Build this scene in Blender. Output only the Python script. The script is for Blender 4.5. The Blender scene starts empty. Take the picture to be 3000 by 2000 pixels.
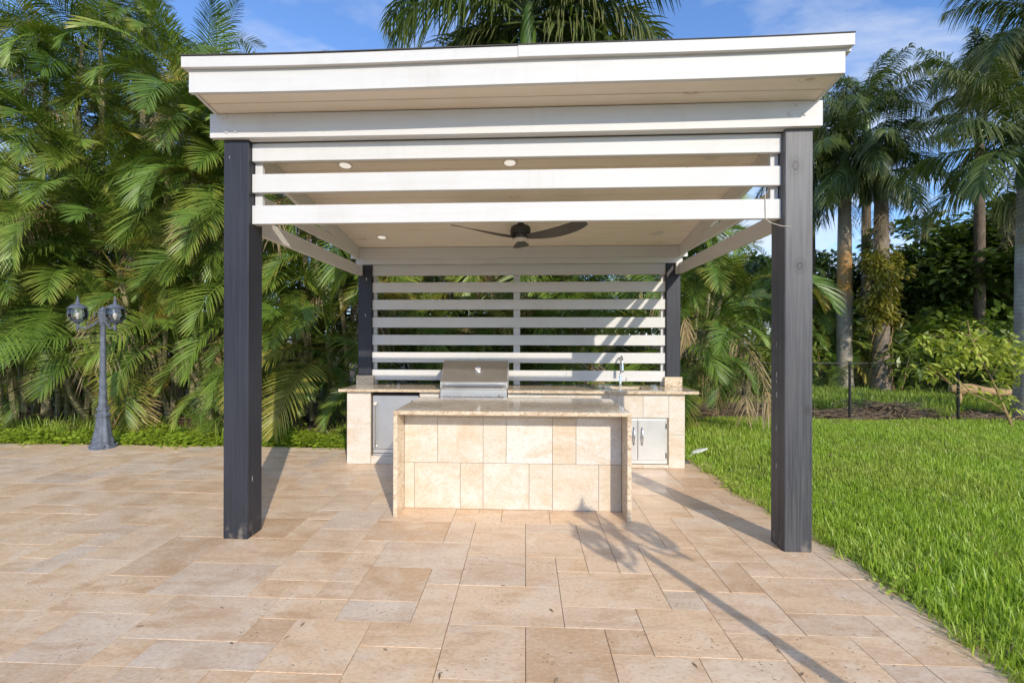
import bpy, bmesh, math, random
import numpy as np
from mathutils import Vector, Matrix

rad = math.radians
sc = bpy.context.scene
COL = sc.collection
RND = random.Random(11)

# ------------------------------------------------------------------ camera, sky, sun, exposure
CAM_H, YAW, ROLL = 1.504, 0.0506, 0.002
cam_d = bpy.data.cameras.new('camera')
cam_d.sensor_width = 36.0
cam_d.lens = 1098.0 / 2352.0 * 36.0
cam_d.shift_x = 24.7 / 2352.0
cam_d.shift_y = 1.5 / 2352.0
cam_d.clip_start, cam_d.clip_end = 0.05, 2000.0
cam = bpy.data.objects.new('camera', cam_d)
COL.objects.link(cam)
cam.matrix_world = (Matrix.Translation((0, 0, CAM_H)) @ Matrix.Rotation(YAW, 4, 'Z')
                    @ Matrix.Rotation(rad(90), 4, 'X') @ Matrix.Rotation(ROLL, 4, 'Z'))
sc.camera = cam

SUN_AZ, SUN_EL = rad(22.8), rad(26.2)      # shadows run 22.8 deg left of +Y
world = bpy.data.worlds.new('World')
sc.world = world
world.use_nodes = True


def node(nt, kind, ins=None, **attrs):
    n = nt.nodes.new('ShaderNode' + kind)
    for k, v in attrs.items():
        setattr(n, k, v)
    for k, v in (ins or {}).items():
        s = n.inputs[k]
        if isinstance(v, bpy.types.NodeSocket):
            nt.links.new(v, s)
        else:
            if isinstance(v, tuple) and len(v) == 3 and len(getattr(s, 'default_value', (0,) * 3)) == 4:
                v = v + (1.0,)
            s.default_value = v
    return n


def ramp(nt, fac, stops, interp='LINEAR'):
    n = nt.nodes.new('ShaderNodeValToRGB')
    nt.links.new(fac, n.inputs[0])
    n.color_ramp.interpolation = interp
    el = n.color_ramp.elements
    while len(el) < len(stops):
        el.new(0.5)
    for e, (p, c) in zip(el, stops):
        e.position = p
        e.color = (c, c, c, 1) if isinstance(c, (int, float)) else (tuple(c) + (1,))
    return n.outputs[0]


def mixc(nt, fac, a, b, mode='MIX'):
    n = nt.nodes.new('ShaderNodeMix')
    n.data_type = 'RGBA'
    n.blend_type = mode
    n.clamp_factor = True
    for i, v in ((0, fac), (6, a), (7, b)):
        if isinstance(v, bpy.types.NodeSocket):
            nt.links.new(v, n.inputs[i])
        else:
            n.inputs[i].default_value = v if not isinstance(v, tuple) or len(v) == 4 else v + (1,)
    return n.outputs[2]


def math_n(nt, op, a, b=0.0, clamp=False):
    n = nt.nodes.new('ShaderNodeMath')
    n.operation = op
    n.use_clamp = clamp
    for i, v in ((0, a), (1, b)):
        if isinstance(v, bpy.types.NodeSocket):
            nt.links.new(v, n.inputs[i])
        else:
            n.inputs[i].default_value = v
    return n.outputs[0]


wt = world.node_tree
for n in list(wt.nodes):
    wt.nodes.remove(n)
sky = node(wt, 'TexSky', sky_type='NISHITA')
sky.sun_disc = False
sky.sun_elevation = SUN_EL
sky.sun_rotation = rad(180) - SUN_AZ
sky.altitude = 10
sky.air_density = 1.0
sky.dust_density = 0.35
sky.ozone_density = 2.2
tc = node(wt, 'TexCoord')
sep = node(wt, 'SeparateXYZ', {0: tc.outputs['Generated']})
zz = math_n(wt, 'ADD', math_n(wt, 'MAXIMUM', sep.outputs[2], 0.0), 0.22)
px = math_n(wt, 'DIVIDE', sep.outputs[0], zz)
py = math_n(wt, 'DIVIDE', sep.outputs[1], zz)
cmb = node(wt, 'CombineXYZ', {0: px, 1: py, 2: 0.0})
mp = node(wt, 'Mapping', {'Vector': cmb.outputs[0], 'Location': (6.9, 1.7, 0), 'Rotation': (0, 0, 0.5), 'Scale': (0.8, 1.7, 1)})
n1 = node(wt, 'TexNoise', {'Vector': mp.outputs[0], 'Scale': 1.25, 'Detail': 6.0, 'Roughness': 0.58, 'Distortion': 0.35})
cl = ramp(wt, n1.outputs['Fac'], [(0.48, 0.0), (0.58, 0.45), (0.69, 0.95)])
mp2 = node(wt, 'Mapping', {'Vector': tc.outputs['Generated'], 'Scale': (5.0, 5.0, 9.0), 'Location': (0.4, 0.2, 0.0)})
n2 = node(wt, 'TexNoise', {'Vector': mp2.outputs[0], 'Scale': 1.6, 'Detail': 5.0, 'Roughness': 0.55})
low = ramp(wt, sep.outputs[2], [(0.02, 0.75), (0.20, 0.55), (0.34, 0.0)])
cum = ramp(wt, n2.outputs['Fac'], [(0.46, 0.0), (0.55, 0.9), (0.66, 1.0)])
cum = math_n(wt, 'MULTIPLY', cum, low)
mask = math_n(wt, 'MAXIMUM', cl, cum)
skyc = mixc(wt, 1.0, sky.outputs[0], (0.80, 0.985, 1.26), 'MULTIPLY')
colr = mixc(wt, mask, skyc, (4.4, 4.6, 4.95))
bg = node(wt, 'Background', {'Color': colr, 'Strength': 0.15})
out = node(wt, 'OutputWorld')
wt.links.new(bg.outputs[0], out.inputs[0])

sun_d = bpy.data.lights.new('sun', 'SUN')
sun_d.energy = 2.85
sun_d.angle = rad(0.53)
sun_d.color = (1.0, 0.905, 0.765)
sun = bpy.data.objects.new('sun', sun_d)
COL.objects.link(sun)
ldir = Vector((-math.sin(SUN_AZ) * math.cos(SUN_EL), math.cos(SUN_AZ) * math.cos(SUN_EL), -math.sin(SUN_EL)))
sun.rotation_euler = ldir.to_track_quat('-Z', 'Y').to_euler()
sun.location = (20, -40, 30)

sc.view_settings.view_transform = 'Standard'
sc.view_settings.look = 'None'
sc.view_settings.exposure = 0.46
sc.view_settings.gamma = 1.0
sc.view_settings.use_curve_mapping = False
sc.render.engine = 'CYCLES'
sc.cycles.use_denoising = True
sc.cycles.denoiser = 'OPENIMAGEDENOISE'
sc.cycles.denoising_input_passes = 'RGB_ALBEDO_NORMAL'
sc.cycles.denoising_prefilter = 'NONE'
sc.cycles.sample_clamp_indirect = 4.0
sc.cycles.max_bounces = 6
sc.cycles.diffuse_bounces = 4
sc.cycles.glossy_bounces = 3
sc.cycles.transmission_bounces = 3
sc.cycles.transparent_max_bounces = 8
sc.cycles.caustics_reflective = True
sc.cycles.use_adaptive_sampling = True
sc.cycles.adaptive_threshold = 0.025
world.cycles.sampling_method = 'NONE'      # the sky is smooth: bounced rays find it without a light map
sc.cycles.use_light_tree = False


# ------------------------------------------------------------------ helpers
def at(u, v, Y):
    """the point at depth Y (world +Y) seen at photo position u, v (2352-px frame)"""
    a, b = (u - 1151.3) / 1098.0, (785.5 - v) / 1098.0
    a, b = a - ROLL * b, b + ROLL * a
    dx, dy = -math.sin(YAW) + math.cos(YAW) * a, math.cos(YAW) + math.sin(YAW) * a
    t = Y / dy
    return Vector((dx * t, Y, CAM_H + b * t))


def project(p):
    x, y, z = p[0], p[1], p[2] - CAM_H
    d = -math.sin(YAW) * x + math.cos(YAW) * y
    r = math.cos(YAW) * x + math.sin(YAW) * y
    if d < 0.2:
        return None
    return 1151.3 + 1098 * r / d, 785.5 - 1098 * z / d


class MB:
    """collects shapes in world coordinates; build() links them as ONE mesh object"""

    def __init__(self):
        self.v, self.f, self.at = [], [], {}

    def add(self, verts, faces):
        o = len(self.v)
        self.v += [tuple(p) for p in verts]
        self.f += [tuple(i + o for i in q) for q in faces]
        return self

    def box(self, x0, x1, y0, y1, z0, z1, bev=0.0):
        bm = bmesh.new()
        bmesh.ops.create_cube(bm, size=1.0)
        for q in bm.verts:
            q.co = Vector(((x0 + x1) / 2 + q.co.x * (x1 - x0), (y0 + y1) / 2 + q.co.y * (y1 - y0), (z0 + z1) / 2 + q.co.z * (z1 - z0)))
        if bev:
            bmesh.ops.bevel(bm, geom=bm.edges[:], offset=bev, segments=1, affect='EDGES')
        bm.verts.index_update()
        self.add([q.co[:] for q in bm.verts], [[q.index for q in f.verts] for f in bm.faces])
        bm.free()
        return self

    def tube(self, pts, radii, seg=8, caps=True, twist=0.0):
        pts = [Vector(p) for p in pts]
        if isinstance(radii, (int, float)):
            radii = [radii] * len(pts)
        rings, prev = [], None
        for i, p in enumerate(pts):
            t = (pts[min(i + 1, len(pts) - 1)] - pts[max(i - 1, 0)])
            t = t.normalized() if t.length > 1e-9 else Vector((0, 0, 1))
            if prev is None:
                ref = Vector((1, 0, 0)) if abs(t.x) < 0.9 else Vector((0, 1, 0))
                a = t.cross(ref).normalized()
            else:
                a = (prev - t * prev.dot(t))
                a = a.normalized() if a.length > 1e-6 else t.orthogonal().normalized()
            prev = a
            b = t.cross(a)
            rings.append([p + (a * math.cos(2 * math.pi * k / seg + twist) + b * math.sin(2 * math.pi * k / seg + twist)) * radii[i] for k in range(seg)])
        o = len(self.v)
        for r in rings:
            self.v += [tuple(q) for q in r]
        for i in range(len(rings) - 1):
            for k in range(seg):
                k2 = (k + 1) % seg
                self.f.append((o + i * seg + k, o + i * seg + k2, o + (i + 1) * seg + k2, o + (i + 1) * seg + k))
        if caps:
            self.f.append(tuple(o + k for k in reversed(range(seg))))
            self.f.append(tuple(o + (len(rings) - 1) * seg + k for k in range(seg)))
        return self

    def lathe(self, prof, c=(0, 0, 0), seg=24, flute=0, depth=0.0, rot=0.0):
        o = len(self.v)
        for r, z in prof:
            for k in range(seg):
                a = 2 * math.pi * k / seg + rot
                rr = r * (1 - depth * (0.5 + 0.5 * math.cos(flute * a))) if flute else r
                self.v.append((c[0] + rr * math.cos(a), c[1] + rr * math.sin(a), c[2] + z))
        n = len(prof)
        for i in range(n - 1):
            for k in range(seg):
                k2 = (k + 1) % seg
                self.f.append((o + i * seg + k, o + i * seg + k2, o + (i + 1) * seg + k2, o + (i + 1) * seg + k))
        self.f.append(tuple(o + k for k in reversed(range(seg))))
        self.f.append(tuple(o + (n - 1) * seg + k for k in range(seg)))
        return self

    def prism_x(self, prof, x0, x1):
        """polygon of (y, z) points extruded along X"""
        n = len(prof)
        vs = [(x0, y, z) for y, z in prof] + [(x1, y, z) for y, z in prof]
        fs = [tuple(range(n)), tuple(reversed(range(n, 2 * n)))]
        fs += [(i, n + i, n + (i + 1) % n, (i + 1) % n) for i in range(n)]
        return self.add(vs, fs)

    def build(self, name, mat, parent=None, smooth=False, origin=None):
        o0 = Vector(parent.matrix_world.translation) if parent else Vector(origin or (0, 0, 0))
        if parent is not None and origin is not None:
            o0 = Vector(origin)
        me = bpy.data.meshes.new(name)
        me.from_pydata([(p[0] - o0.x, p[1] - o0.y, p[2] - o0.z) for p in self.v], [], self.f)
        bm = bmesh.new()
        bm.from_mesh(me)
        bmesh.ops.recalc_face_normals(bm, faces=bm.faces)
        bm.to_mesh(me)
        bm.free()
        if smooth:
            me.polygons.foreach_set('use_smooth', [True] * len(me.polygons))
            if smooth != 'all':
                me.set_sharp_from_angle(angle=rad(38))
        me.materials.append(mat)
        return link(name, me, parent, o0)


def link(name, me, parent=None, loc=(0, 0, 0)):
    o = bpy.data.objects.new(name, me)
    COL.objects.link(o)
    if parent is not None:
        o.parent = parent
        o.location = Vector(loc) - parent_pos(parent)
    else:
        o.location = loc
    WPOS[o.name] = Vector(loc)
    o.matrix_world = Matrix.Translation(loc)
    return o


WPOS = {}


def parent_pos(p):
    return WPOS.get(p.name, Vector((0, 0, 0)))


def tag(o, label, cat, group=None, kind=None):
    o['label'] = label
    o['category'] = cat
    if group:
        o['group'] = group
    if kind:
        o['kind'] = kind
    return o


def thing(name, label, cat, loc, group=None):
    o = bpy.data.objects.new(name, None)
    COL.objects.link(o)
    o.empty_display_size = 0.1
    o.location = loc
    o.matrix_world = Matrix.Translation(loc)
    WPOS[o.name] = Vector(loc)
    return tag(o, label, cat, group)


def struct(o, label=None):
    o['kind'] = 'structure'
    if label:
        o['label'] = label
    return o


# ------------------------------------------------------------------ materials
def newmat(name, rough=0.5, spec=0.5, metal=0.0):
    m = bpy.data.materials.new(name)
    m.use_nodes = True
    nt = m.node_tree
    b = nt.nodes['Principled BSDF']
    b.inputs['Roughness'].default_value = rough
    b.inputs['Specular IOR Level'].default_value = spec
    b.inputs['Metallic'].default_value = metal
    return m, nt, b


def pos(nt, scale=(1, 1, 1), rnd=None, local=False):
    """world (or object) position, scaled; rnd shifts it so that pieces do not share one pattern"""
    v = node(nt, 'TexCoord').outputs['Object'] if local else node(nt, 'NewGeometry').outputs['Position']
    if rnd is not None:
        sh = node(nt, 'VectorMath', {0: (37.0, 91.0, 53.0), 3: rnd}, operation='SCALE')
        v = node(nt, 'VectorMath', {0: v, 1: sh.outputs[0]}, operation='ADD').outputs[0]
    return node(nt, 'Mapping', {'Vector': v, 'Scale': scale}).outputs[0]


def setc(nt, b, c):
    if isinstance(c, bpy.types.NodeSocket):
        nt.links.new(c, b.inputs['Base Color'])
    else:
        b.inputs['Base Color'].default_value = tuple(c) + (1,)


def bump(nt, b, h, strength=0.3, dist=0.01):
    bn = node(nt, 'Bump', {'Strength': strength, 'Distance': dist, 'Height': h})
    nt.links.new(bn.outputs[0], b.inputs['Normal'])


def orand(nt):
    return node(nt, 'ObjectInfo').outputs['Random']


def m_paint(name, base, dirt, axis, amount=0.5, knots=False, seam=False):
    """painted sawn timber, grain along axis"""
    m, nt, b = newmat(name, 0.55, 0.35)
    s = [26, 26, 26]
    s['XYZ'.index(axis)] = 1.1
    r = orand(nt)
    p = pos(nt, tuple(s), r)
    g = node(nt, 'TexNoise', {'Vector': p, 'Scale': 1.0, 'Detail': 6.0, 'Roughness': 0.6, 'Distortion': 0.4}).outputs['Fac']
    p2 = pos(nt, (1.3, 1.3, 1.3), r)
    big = node(nt, 'TexNoise', {'Vector': p2, 'Scale': 2.3, 'Detail': 4.0, 'Roughness': 0.6}).outputs['Fac']
    c = mixc(nt, math_n(nt, 'MULTIPLY', ramp(nt, g, [(0.50, 0.0), (0.75, 1.0)]), amount * 0.45), base, dirt)
    c = mixc(nt, math_n(nt, 'MULTIPLY', ramp(nt, big, [(0.50, 0.0), (0.78, 1.0)]), amount * 0.5), c, dirt)
    dr = node(nt, 'TexNoise', {'Vector': pos(nt, (17, 17, 1.6), r), 'Scale': 1.0, 'Detail': 3.0}).outputs['Fac']
    c = mixc(nt, math_n(nt, 'MULTIPLY', ramp(nt, dr, [(0.60, 0.0), (0.76, 1.0)]), amount * 0.28), c, dirt)
    spk = node(nt, 'TexVoronoi', {'Vector': pos(nt, (1, 1, 1), r), 'Scale': 9.0, 'Randomness': 1.0})
    sd = ramp(nt, spk.outputs['Distance'], [(0.03, 1.0), (0.06, 0.0)])
    sr = ramp(nt, spk.outputs['Color'], [(0.80, 0.0), (0.82, 1.0)])
    c = mixc(nt, math_n(nt, 'MULTIPLY', math_n(nt, 'MULTIPLY', sd, sr), 0.55), c, (0.10, 0.085, 0.07))
    if knots:
        ks = [3.4, 3.4, 3.4]
        ks['XYZ'.index(axis)] = 1.7
        kv = node(nt, 'TexVoronoi', {'Vector': pos(nt, tuple(ks), r), 'Scale': 1.0, 'Randomness': 1.0})
        ring = math_n(nt, 'SINE', math_n(nt, 'MULTIPLY', kv.outputs['Distance'], 110.0))
        near = ramp(nt, kv.outputs['Distance'], [(0.08, 0.9), (0.20, 0.0)])
        sel = ramp(nt, kv.outputs['Color'], [(0.58, 0.0), (0.60, 1.0)])
        kk = math_n(nt, 'MULTIPLY', math_n(nt, 'MULTIPLY', near, sel), math_n(nt, 'MULTIPLY_ADD', ring, 0.5))
        c = mixc(nt, math_n(nt, 'MAXIMUM', kk, 0.0), c, (0.36, 0.215, 0.115))
    setc(nt, b, c)
    bump(nt, b, g, 0.25, 0.004)
    return m


M = {}
M['white'] = m_paint('white_painted_timber_x', (0.62, 0.615, 0.597), (0.45, 0.42, 0.37), 'X', 0.45)
M['white_y'] = m_paint('white_painted_timber_y', (0.70, 0.68, 0.645), (0.52, 0.48, 0.41), 'Y', 0.4)
M['white_z'] = m_paint('white_painted_timber_z', (0.60, 0.595, 0.58), (0.46, 0.43, 0.385), 'Z', 0.4)
M['plank'] = m_paint('whitewashed_ceiling_plank', (0.86, 0.77, 0.64), (0.66, 0.53, 0.38), 'X', 0.5, knots=True)


def m_post(name, base, worn, wear, knot_z, bleach=False):
    m, nt, b = newmat(name, 0.5, 0.4)
    r = orand(nt)
    p = pos(nt, (75, 75, 1.6), r)
    g = node(nt, 'TexNoise', {'Vector': p, 'Scale': 1.0, 'Detail': 5.0, 'Roughness': 0.62, 'Distortion': 0.6}).outputs['Fac']
    big = node(nt, 'TexNoise', {'Vector': pos(nt, (3, 3, 1.1), r), 'Scale': 1.3, 'Detail': 4.0}).outputs['Fac']
    c = mixc(nt, math_n(nt, 'MULTIPLY', ramp(nt, g, [(0.40, 0.0), (0.72, 1.0)]), wear), base, worn)
    c = mixc(nt, math_n(nt, 'MULTIPLY', ramp(nt, big, [(0.42, 0.0), (0.66, 1.0)]), wear * 0.55), c, worn)
    cr = node(nt, 'TexNoise', {'Vector': pos(nt, (60, 60, 0.8), r), 'Scale': 1.0, 'Detail': 3.0, 'Roughness': 0.5, 'Distortion': 0.8}).outputs['Fac']
    crk = ramp(nt, cr, [(0.66, 0.0), (0.70, 1.0)])
    c = mixc(nt, math_n(nt, 'MULTIPLY', crk, 0.6), c, tuple(x * 0.25 for x in base))
    fl = node(nt, 'TexVoronoi', {'Vector': pos(nt, (42, 42, 11), r), 'Scale': 1.0, 'Randomness': 1.0})
    fd = ramp(nt, fl.outputs['Distance'], [(0.20, 1.0), (0.30, 0.0)])
    fs = ramp(nt, fl.outputs['Color'], [(0.72, 0.0), (0.74, 1.0)])
    ln = node(nt, 'TexNoise', {'Vector': pos(nt, (30, 30, 0.5), r), 'Scale': 1.0, 'Detail': 2.0}).outputs['Fac']
    fs = math_n(nt, 'MULTIPLY', fs, ramp(nt, ln, [(0.60, 0.0), (0.64, 1.0)]))
    c = mixc(nt, math_n(nt, 'MULTIPLY', fd, fs), c, (0.55, 0.54, 0.50))
    geo = node(nt, 'SeparateXYZ', {0: node(nt, 'NewGeometry').outputs['Position']})
    if bleach:      # the stain has worn off the upper part of this post
        zn = math_n(nt, 'DIVIDE', geo.outputs[2], 3.2)
        up_ = ramp(nt, math_n(nt, 'ADD', zn, math_n(nt, 'MULTIPLY', big, 0.25)), [(0.55, 0.0), (0.95, 0.8)])
        c = mixc(nt, math_n(nt, 'MULTIPLY', up_, ramp(nt, g, [(0.3, 0.55), (0.6, 1.0)])), c, (0.165, 0.164, 0.167))
    low = ramp(nt, geo.outputs[2], [(0.0, 1.0), (0.14, 0.0)])
    sn = node(nt, 'TexNoise', {'Vector': pos(nt, (14, 14, 10), r), 'Scale': 1.0, 'Detail': 5.0}).outputs['Fac']
    c = mixc(nt, math_n(nt, 'MULTIPLY', low, ramp(nt, sn, [(0.5, 0.0), (0.66, 0.7)])), c, (0.30, 0.26, 0.21))
    for (kx, kz, s) in knot_z:
        d = node(nt, 'VectorMath', {0: node(nt, 'Mapping', {'Vector': node(nt, 'NewGeometry').outputs['Position'],
                                                             'Location': (-kx / s, 0, -kz / (s * 1.35)),
                                                             'Scale': (1 / s, 0, 1 / (s * 1.35))}).outputs[0]}, operation='LENGTH').outputs['Value']
        d = math_n(nt, 'ADD', d, math_n(nt, 'MULTIPLY', big, 0.40))
        d = math_n(nt, 'SUBTRACT', math_n(nt, 'ADD', d, math_n(nt, 'MULTIPLY', g, 0.22)), 0.22)
        kf = ramp(nt, d, [(0.0, 0.45), (0.22, 0.30), (0.33, 0.85), (0.45, 0.12), (0.62, 0.28), (0.75, 0.06), (1.0, 0.0)])
        c = mixc(nt, kf, c, (0.022, 0.020, 0.020))
    setc(nt, b, c)
    bump(nt, b, math_n(nt, 'SUBTRACT', g, math_n(nt, 'MULTIPLY', crk, 0.8)), 0.35, 0.005)
    return m


M['navy'] = m_post('navy_stained_timber', (0.0205, 0.0222, 0.030), (0.048, 0.051, 0.064), 0.5, [])
M['grey_post'] = m_post('weathered_grey_navy_timber', (0.042, 0.0435, 0.051), (0.130, 0.128, 0.130), 0.6,
                        [(1.935, 2.775, 0.085), (1.965, 2.055, 0.075), (2.02, 1.02, 0.05)], True)


def m_travertine(name, island=False, wall=False):
    m, nt, b = newmat(name, 0.42 if not wall else 0.38, 0.4)
    r = node(nt, 'NewGeometry').outputs['Random Per Island'] if island else orand(nt)
    p = pos(nt, (1, 1, 1), r)
    vein = node(nt, 'TexNoise', {'Vector': node(nt, 'Mapping', {'Vector': p, 'Scale': (2.0, 6.5, 5.0), 'Rotation': (0, 0, 0.18)}).outputs[0],
                                 'Scale': 1.0, 'Detail': 5.0, 'Roughness': 0.62, 'Distortion': 1.1}).outputs['Fac']
    cloud = node(nt, 'TexNoise', {'Vector': p, 'Scale': 3.2, 'Detail': 4.0, 'Roughness': 0.62, 'Distortion': 0.5}).outputs['Fac']
    if wall:
        t0 = ramp(nt, r, [(0.0, (0.66, 0.61, 0.525)), (0.25, (0.60, 0.495, 0.365)), (0.5, (0.67, 0.645, 0.59)), (0.75, (0.62, 0.535, 0.42)), (1.0, (0.69, 0.67, 0.62))])
        dark, pale = (0.54, 0.40, 0.25), (0.70, 0.67, 0.615)
    else:
        t0 = ramp(nt, r, [(0.0, (0.75, 0.515, 0.305)), (0.2, (0.79, 0.57, 0.37)), (0.42, (0.68, 0.555, 0.435)), (0.62, (0.79, 0.555, 0.345)), (0.82, (0.76, 0.56, 0.375)), (0.90, (0.63, 0.415, 0.245)), (1.0, (0.70, 0.575, 0.44))])
        dark, pale = (0.52, 0.315, 0.165), (0.83, 0.69, 0.52)
    c = mixc(nt, math_n(nt, 'MULTIPLY', ramp(nt, vein, [(0.44, 0.0), (0.68, 1.0)]), 0.7), t0, dark)
    c = mixc(nt, math_n(nt, 'MULTIPLY', ramp(nt, cloud, [(0.46, 0.0), (0.66, 1.0)]), 0.55), c, pale)
    if not wall:
        wd = node(nt, 'TexNoise', {'Vector': pos(nt, (0.55, 0.75, 1)), 'Scale': 1.0, 'Detail': 5.0, 'Roughness': 0.6}).outputs['Fac']
        c = mixc(nt, math_n(nt, 'MULTIPLY', ramp(nt, wd, [(0.50, 0.0), (0.70, 1.0)]), 0.45), c, (0.46, 0.31, 0.195))
        wg = node(nt, 'TexNoise', {'Vector': pos(nt, (0.9, 1.6, 1), None), 'Scale': 1.7, 'Detail': 5.0, 'Roughness': 0.65, 'Distortion': 0.6}).outputs['Fac']
        c = mixc(nt, math_n(nt, 'MULTIPLY', ramp(nt, wg, [(0.57, 0.0), (0.70, 1.0)]), 0.35), c, (0.63, 0.575, 0.52))
    fine = node(nt, 'TexNoise', {'Vector': node(nt, 'Mapping', {'Vector': p, 'Scale': (38, 70, 60)}).outputs[0], 'Scale': 1.0, 'Detail': 3.0, 'Roughness': 0.7}).outputs['Fac']
    c = mixc(nt, math_n(nt, 'MULTIPLY', ramp(nt, fine, [(0.52, 0.0), (0.68, 1.0)]), 0.55), c, dark)
    c = mixc(nt, math_n(nt, 'MULTIPLY', ramp(nt, fine, [(0.32, 1.0), (0.47, 0.0)]), 0.40), c, pale)
    pv = node(nt, 'TexVoronoi', {'Vector': node(nt, 'Mapping', {'Vector': p, 'Scale': (46, 70, 60)}).outputs[0], 'Scale': 1.0, 'Randomness': 1.0})
    pd = ramp(nt, pv.outputs['Distance'], [(0.20, 1.0), (0.34, 0.0)])
    zone = node(nt, 'TexNoise', {'Vector': p, 'Scale': 4.0, 'Detail': 3.0}).outputs['Fac']
    ps = math_n(nt, 'MULTIPLY', ramp(nt, pv.outputs['Color'], [(0.72, 0.0), (0.75, 1.0)]), ramp(nt, zone, [(0.53, 0.0), (0.60, 1.0)]))
    pit = math_n(nt, 'MULTIPLY', pd, ps)
    c = mixc(nt, math_n(nt, 'MULTIPLY', pit, 0.8), c, (0.11, 0.075, 0.05) if not wall else (0.45, 0.31, 0.18))
    setc(nt, b, c)
    rr = ramp(nt, cloud, [(0.3, 0.34), (0.7, 0.55)])
    nt.links.new(rr, b.inputs['Roughness'])
    bump(nt, b, math_n(nt, 'SUBTRACT', math_n(nt, 'MULTIPLY', fine, 0.25), pit), 0.35, 0.004)
    return m


M['tile'] = m_travertine('travertine_paver')
M['tile_far'] = m_travertine('travertine_paver_many', island=True)
M['wall_tile'] = m_travertine('travertine_wall_tile', wall=True)


def m_simple(name, col, rough=0.5, spec=0.5, metal=0.0, noise=0.15, scale=6.0, stretch=(1, 1, 1), bmp=0.0):
    m, nt, b = newmat(name, rough, spec, metal)
    n = node(nt, 'TexNoise', {'Vector': pos(nt, stretch, orand(nt)), 'Scale': scale, 'Detail': 5.0, 'Roughness': 0.6}).outputs['Fac']
    lo = tuple(x * (1 - noise * 1.6) for x in col)
    hi = tuple(min(1.0, x * (1 + noise)) for x in col)
    setc(nt, b, mixc(nt, ramp(nt, n, [(0.3, 0.0), (0.7, 1.0)]), lo, hi))
    if bmp:
        bump(nt, b, n, bmp, 0.01)
    return m


def m_granite():
    m, nt, b = newmat('polished_gold_granite', 0.09, 0.5)
    p = pos(nt, (1, 1, 1))
    n = node(nt, 'TexNoise', {'Vector': node(nt, 'Mapping', {'Vector': p, 'Scale': (9, 22, 22), 'Rotation': (0, 0, 0.3)}).outputs[0], 'Scale': 1.0, 'Detail': 5.0, 'Roughness': 0.65, 'Distortion': 0.8}).outputs['Fac']
    c = ramp(nt, n, [(0.26, (0.30, 0.21, 0.13)), (0.42, (0.55, 0.42, 0.28)), (0.58, (0.68, 0.56, 0.41)), (0.78, (0.62, 0.54, 0.43))])
    v = node(nt, 'TexVoronoi', {'Vector': p, 'Scale': 95.0})
    c = mixc(nt, math_n(nt, 'MULTIPLY', ramp(nt, v.outputs['Color'], [(0.80, 0.0), (0.86, 1.0)]), 0.6), c, (0.20, 0.145, 0.10))
    v2 = node(nt, 'TexVoronoi', {'Vector': p, 'Scale': 48.0})
    c = mixc(nt, math_n(nt, 'MULTIPLY', ramp(nt, v2.outputs['Color'], [(0.70, 0.0), (0.76, 1.0)]), 0.6), c, (0.75, 0.65, 0.50))
    setc(nt, b, c)
    return m


M['granite'] = m_granite()


def m_steel(name, axis='X', rough=0.32, col=(0.62, 0.62, 0.61)):
    m, nt, b = newmat(name, rough, 0.5, 1.0)
    s = [300, 300, 300]
    s['XYZ'.index(axis)] = 2
    n = node(nt, 'TexNoise', {'Vector': pos(nt, tuple(s)), 'Scale': 1.0, 'Detail': 3.0}).outputs['Fac']
    sm = node(nt, 'TexNoise', {'Vector': pos(nt, (5, 5, 5)), 'Scale': 1.0, 'Detail': 5.0, 'Distortion': 1.0}).outputs['Fac']
    setc(nt, b, mixc(nt, ramp(nt, sm, [(0.4, 0.0), (0.7, 0.4)]), col, tuple(x * 0.82 for x in col)))
    nt.links.new(math_n(nt, 'ADD', math_n(nt, 'MULTIPLY', n, 0.14), math_n(nt, 'ADD', math_n(nt, 'MULTIPLY', sm, 0.25), rough - 0.18)), b.inputs['Roughness'])
    bump(nt, b, n, 0.06, 0.002)
    return m


M['steel'] = m_steel('brushed_stainless', 'X', 0.42, (0.74, 0.73, 0.71))
M['steel_z'] = m_steel('brushed_stainless_upright', 'Z', 0.42, (0.66, 0.66, 0.66))
M['chrome'] = m_simple('bright_steel', (0.78, 0.77, 0.75), 0.14, 0.5, 1.0, 0.04)
M['dark_steel'] = m_simple('dark_slot', (0.02, 0.02, 0.022), 0.5, 0.4)
M['bronze'] = m_simple('dark_bronze_fan_metal', (0.050, 0.048, 0.045), 0.42, 0.5, 0.2)
M['blade'] = m_simple('dark_fan_blade', (0.105, 0.097, 0.085), 0.45, 0.4, 0.0, 0.2, 3.0)
M['lamp'] = m_simple('chalky_blue_grey_lamp_paint', (0.115, 0.135, 0.170), 0.6, 0.35, 0.0, 0.28, 14.0, bmp=0.12)
M['black'] = m_simple('black_fence_coating', (0.018, 0.019, 0.020), 0.45, 0.5)
M['roof'] = m_simple('dark_roof_membrane', (0.06, 0.058, 0.055), 0.8, 0.3)
M['grout'] = m_simple('sandy_grout', (0.27, 0.235, 0.20), 0.9, 0.2, 0, 0.35, 30)
M['core'] = m_simple('block_core', (0.42, 0.36, 0.28), 0.9, 0.2)
M['diffuser_off'] = m_simple('unlit_lamp_lens', (0.70, 0.64, 0.56), 0.35, 0.5, 0, 0.03)
M['trim'] = m_simple('cream_trim_ring', (0.72, 0.65, 0.56), 0.4, 0.5, 0, 0.05)
M['gauge'] = m_simple('pale_gauge_face', (0.72, 0.66, 0.63), 0.3, 0.5, 0, 0.1, 40)
M['string'] = m_simple('pale_string', (0.62, 0.58, 0.50), 0.8, 0.2)
M['scrap'] = m_simple('weathered_pale_plastic', (0.55, 0.56, 0.50), 0.5, 0.4, 0, 0.2, 12)


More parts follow.
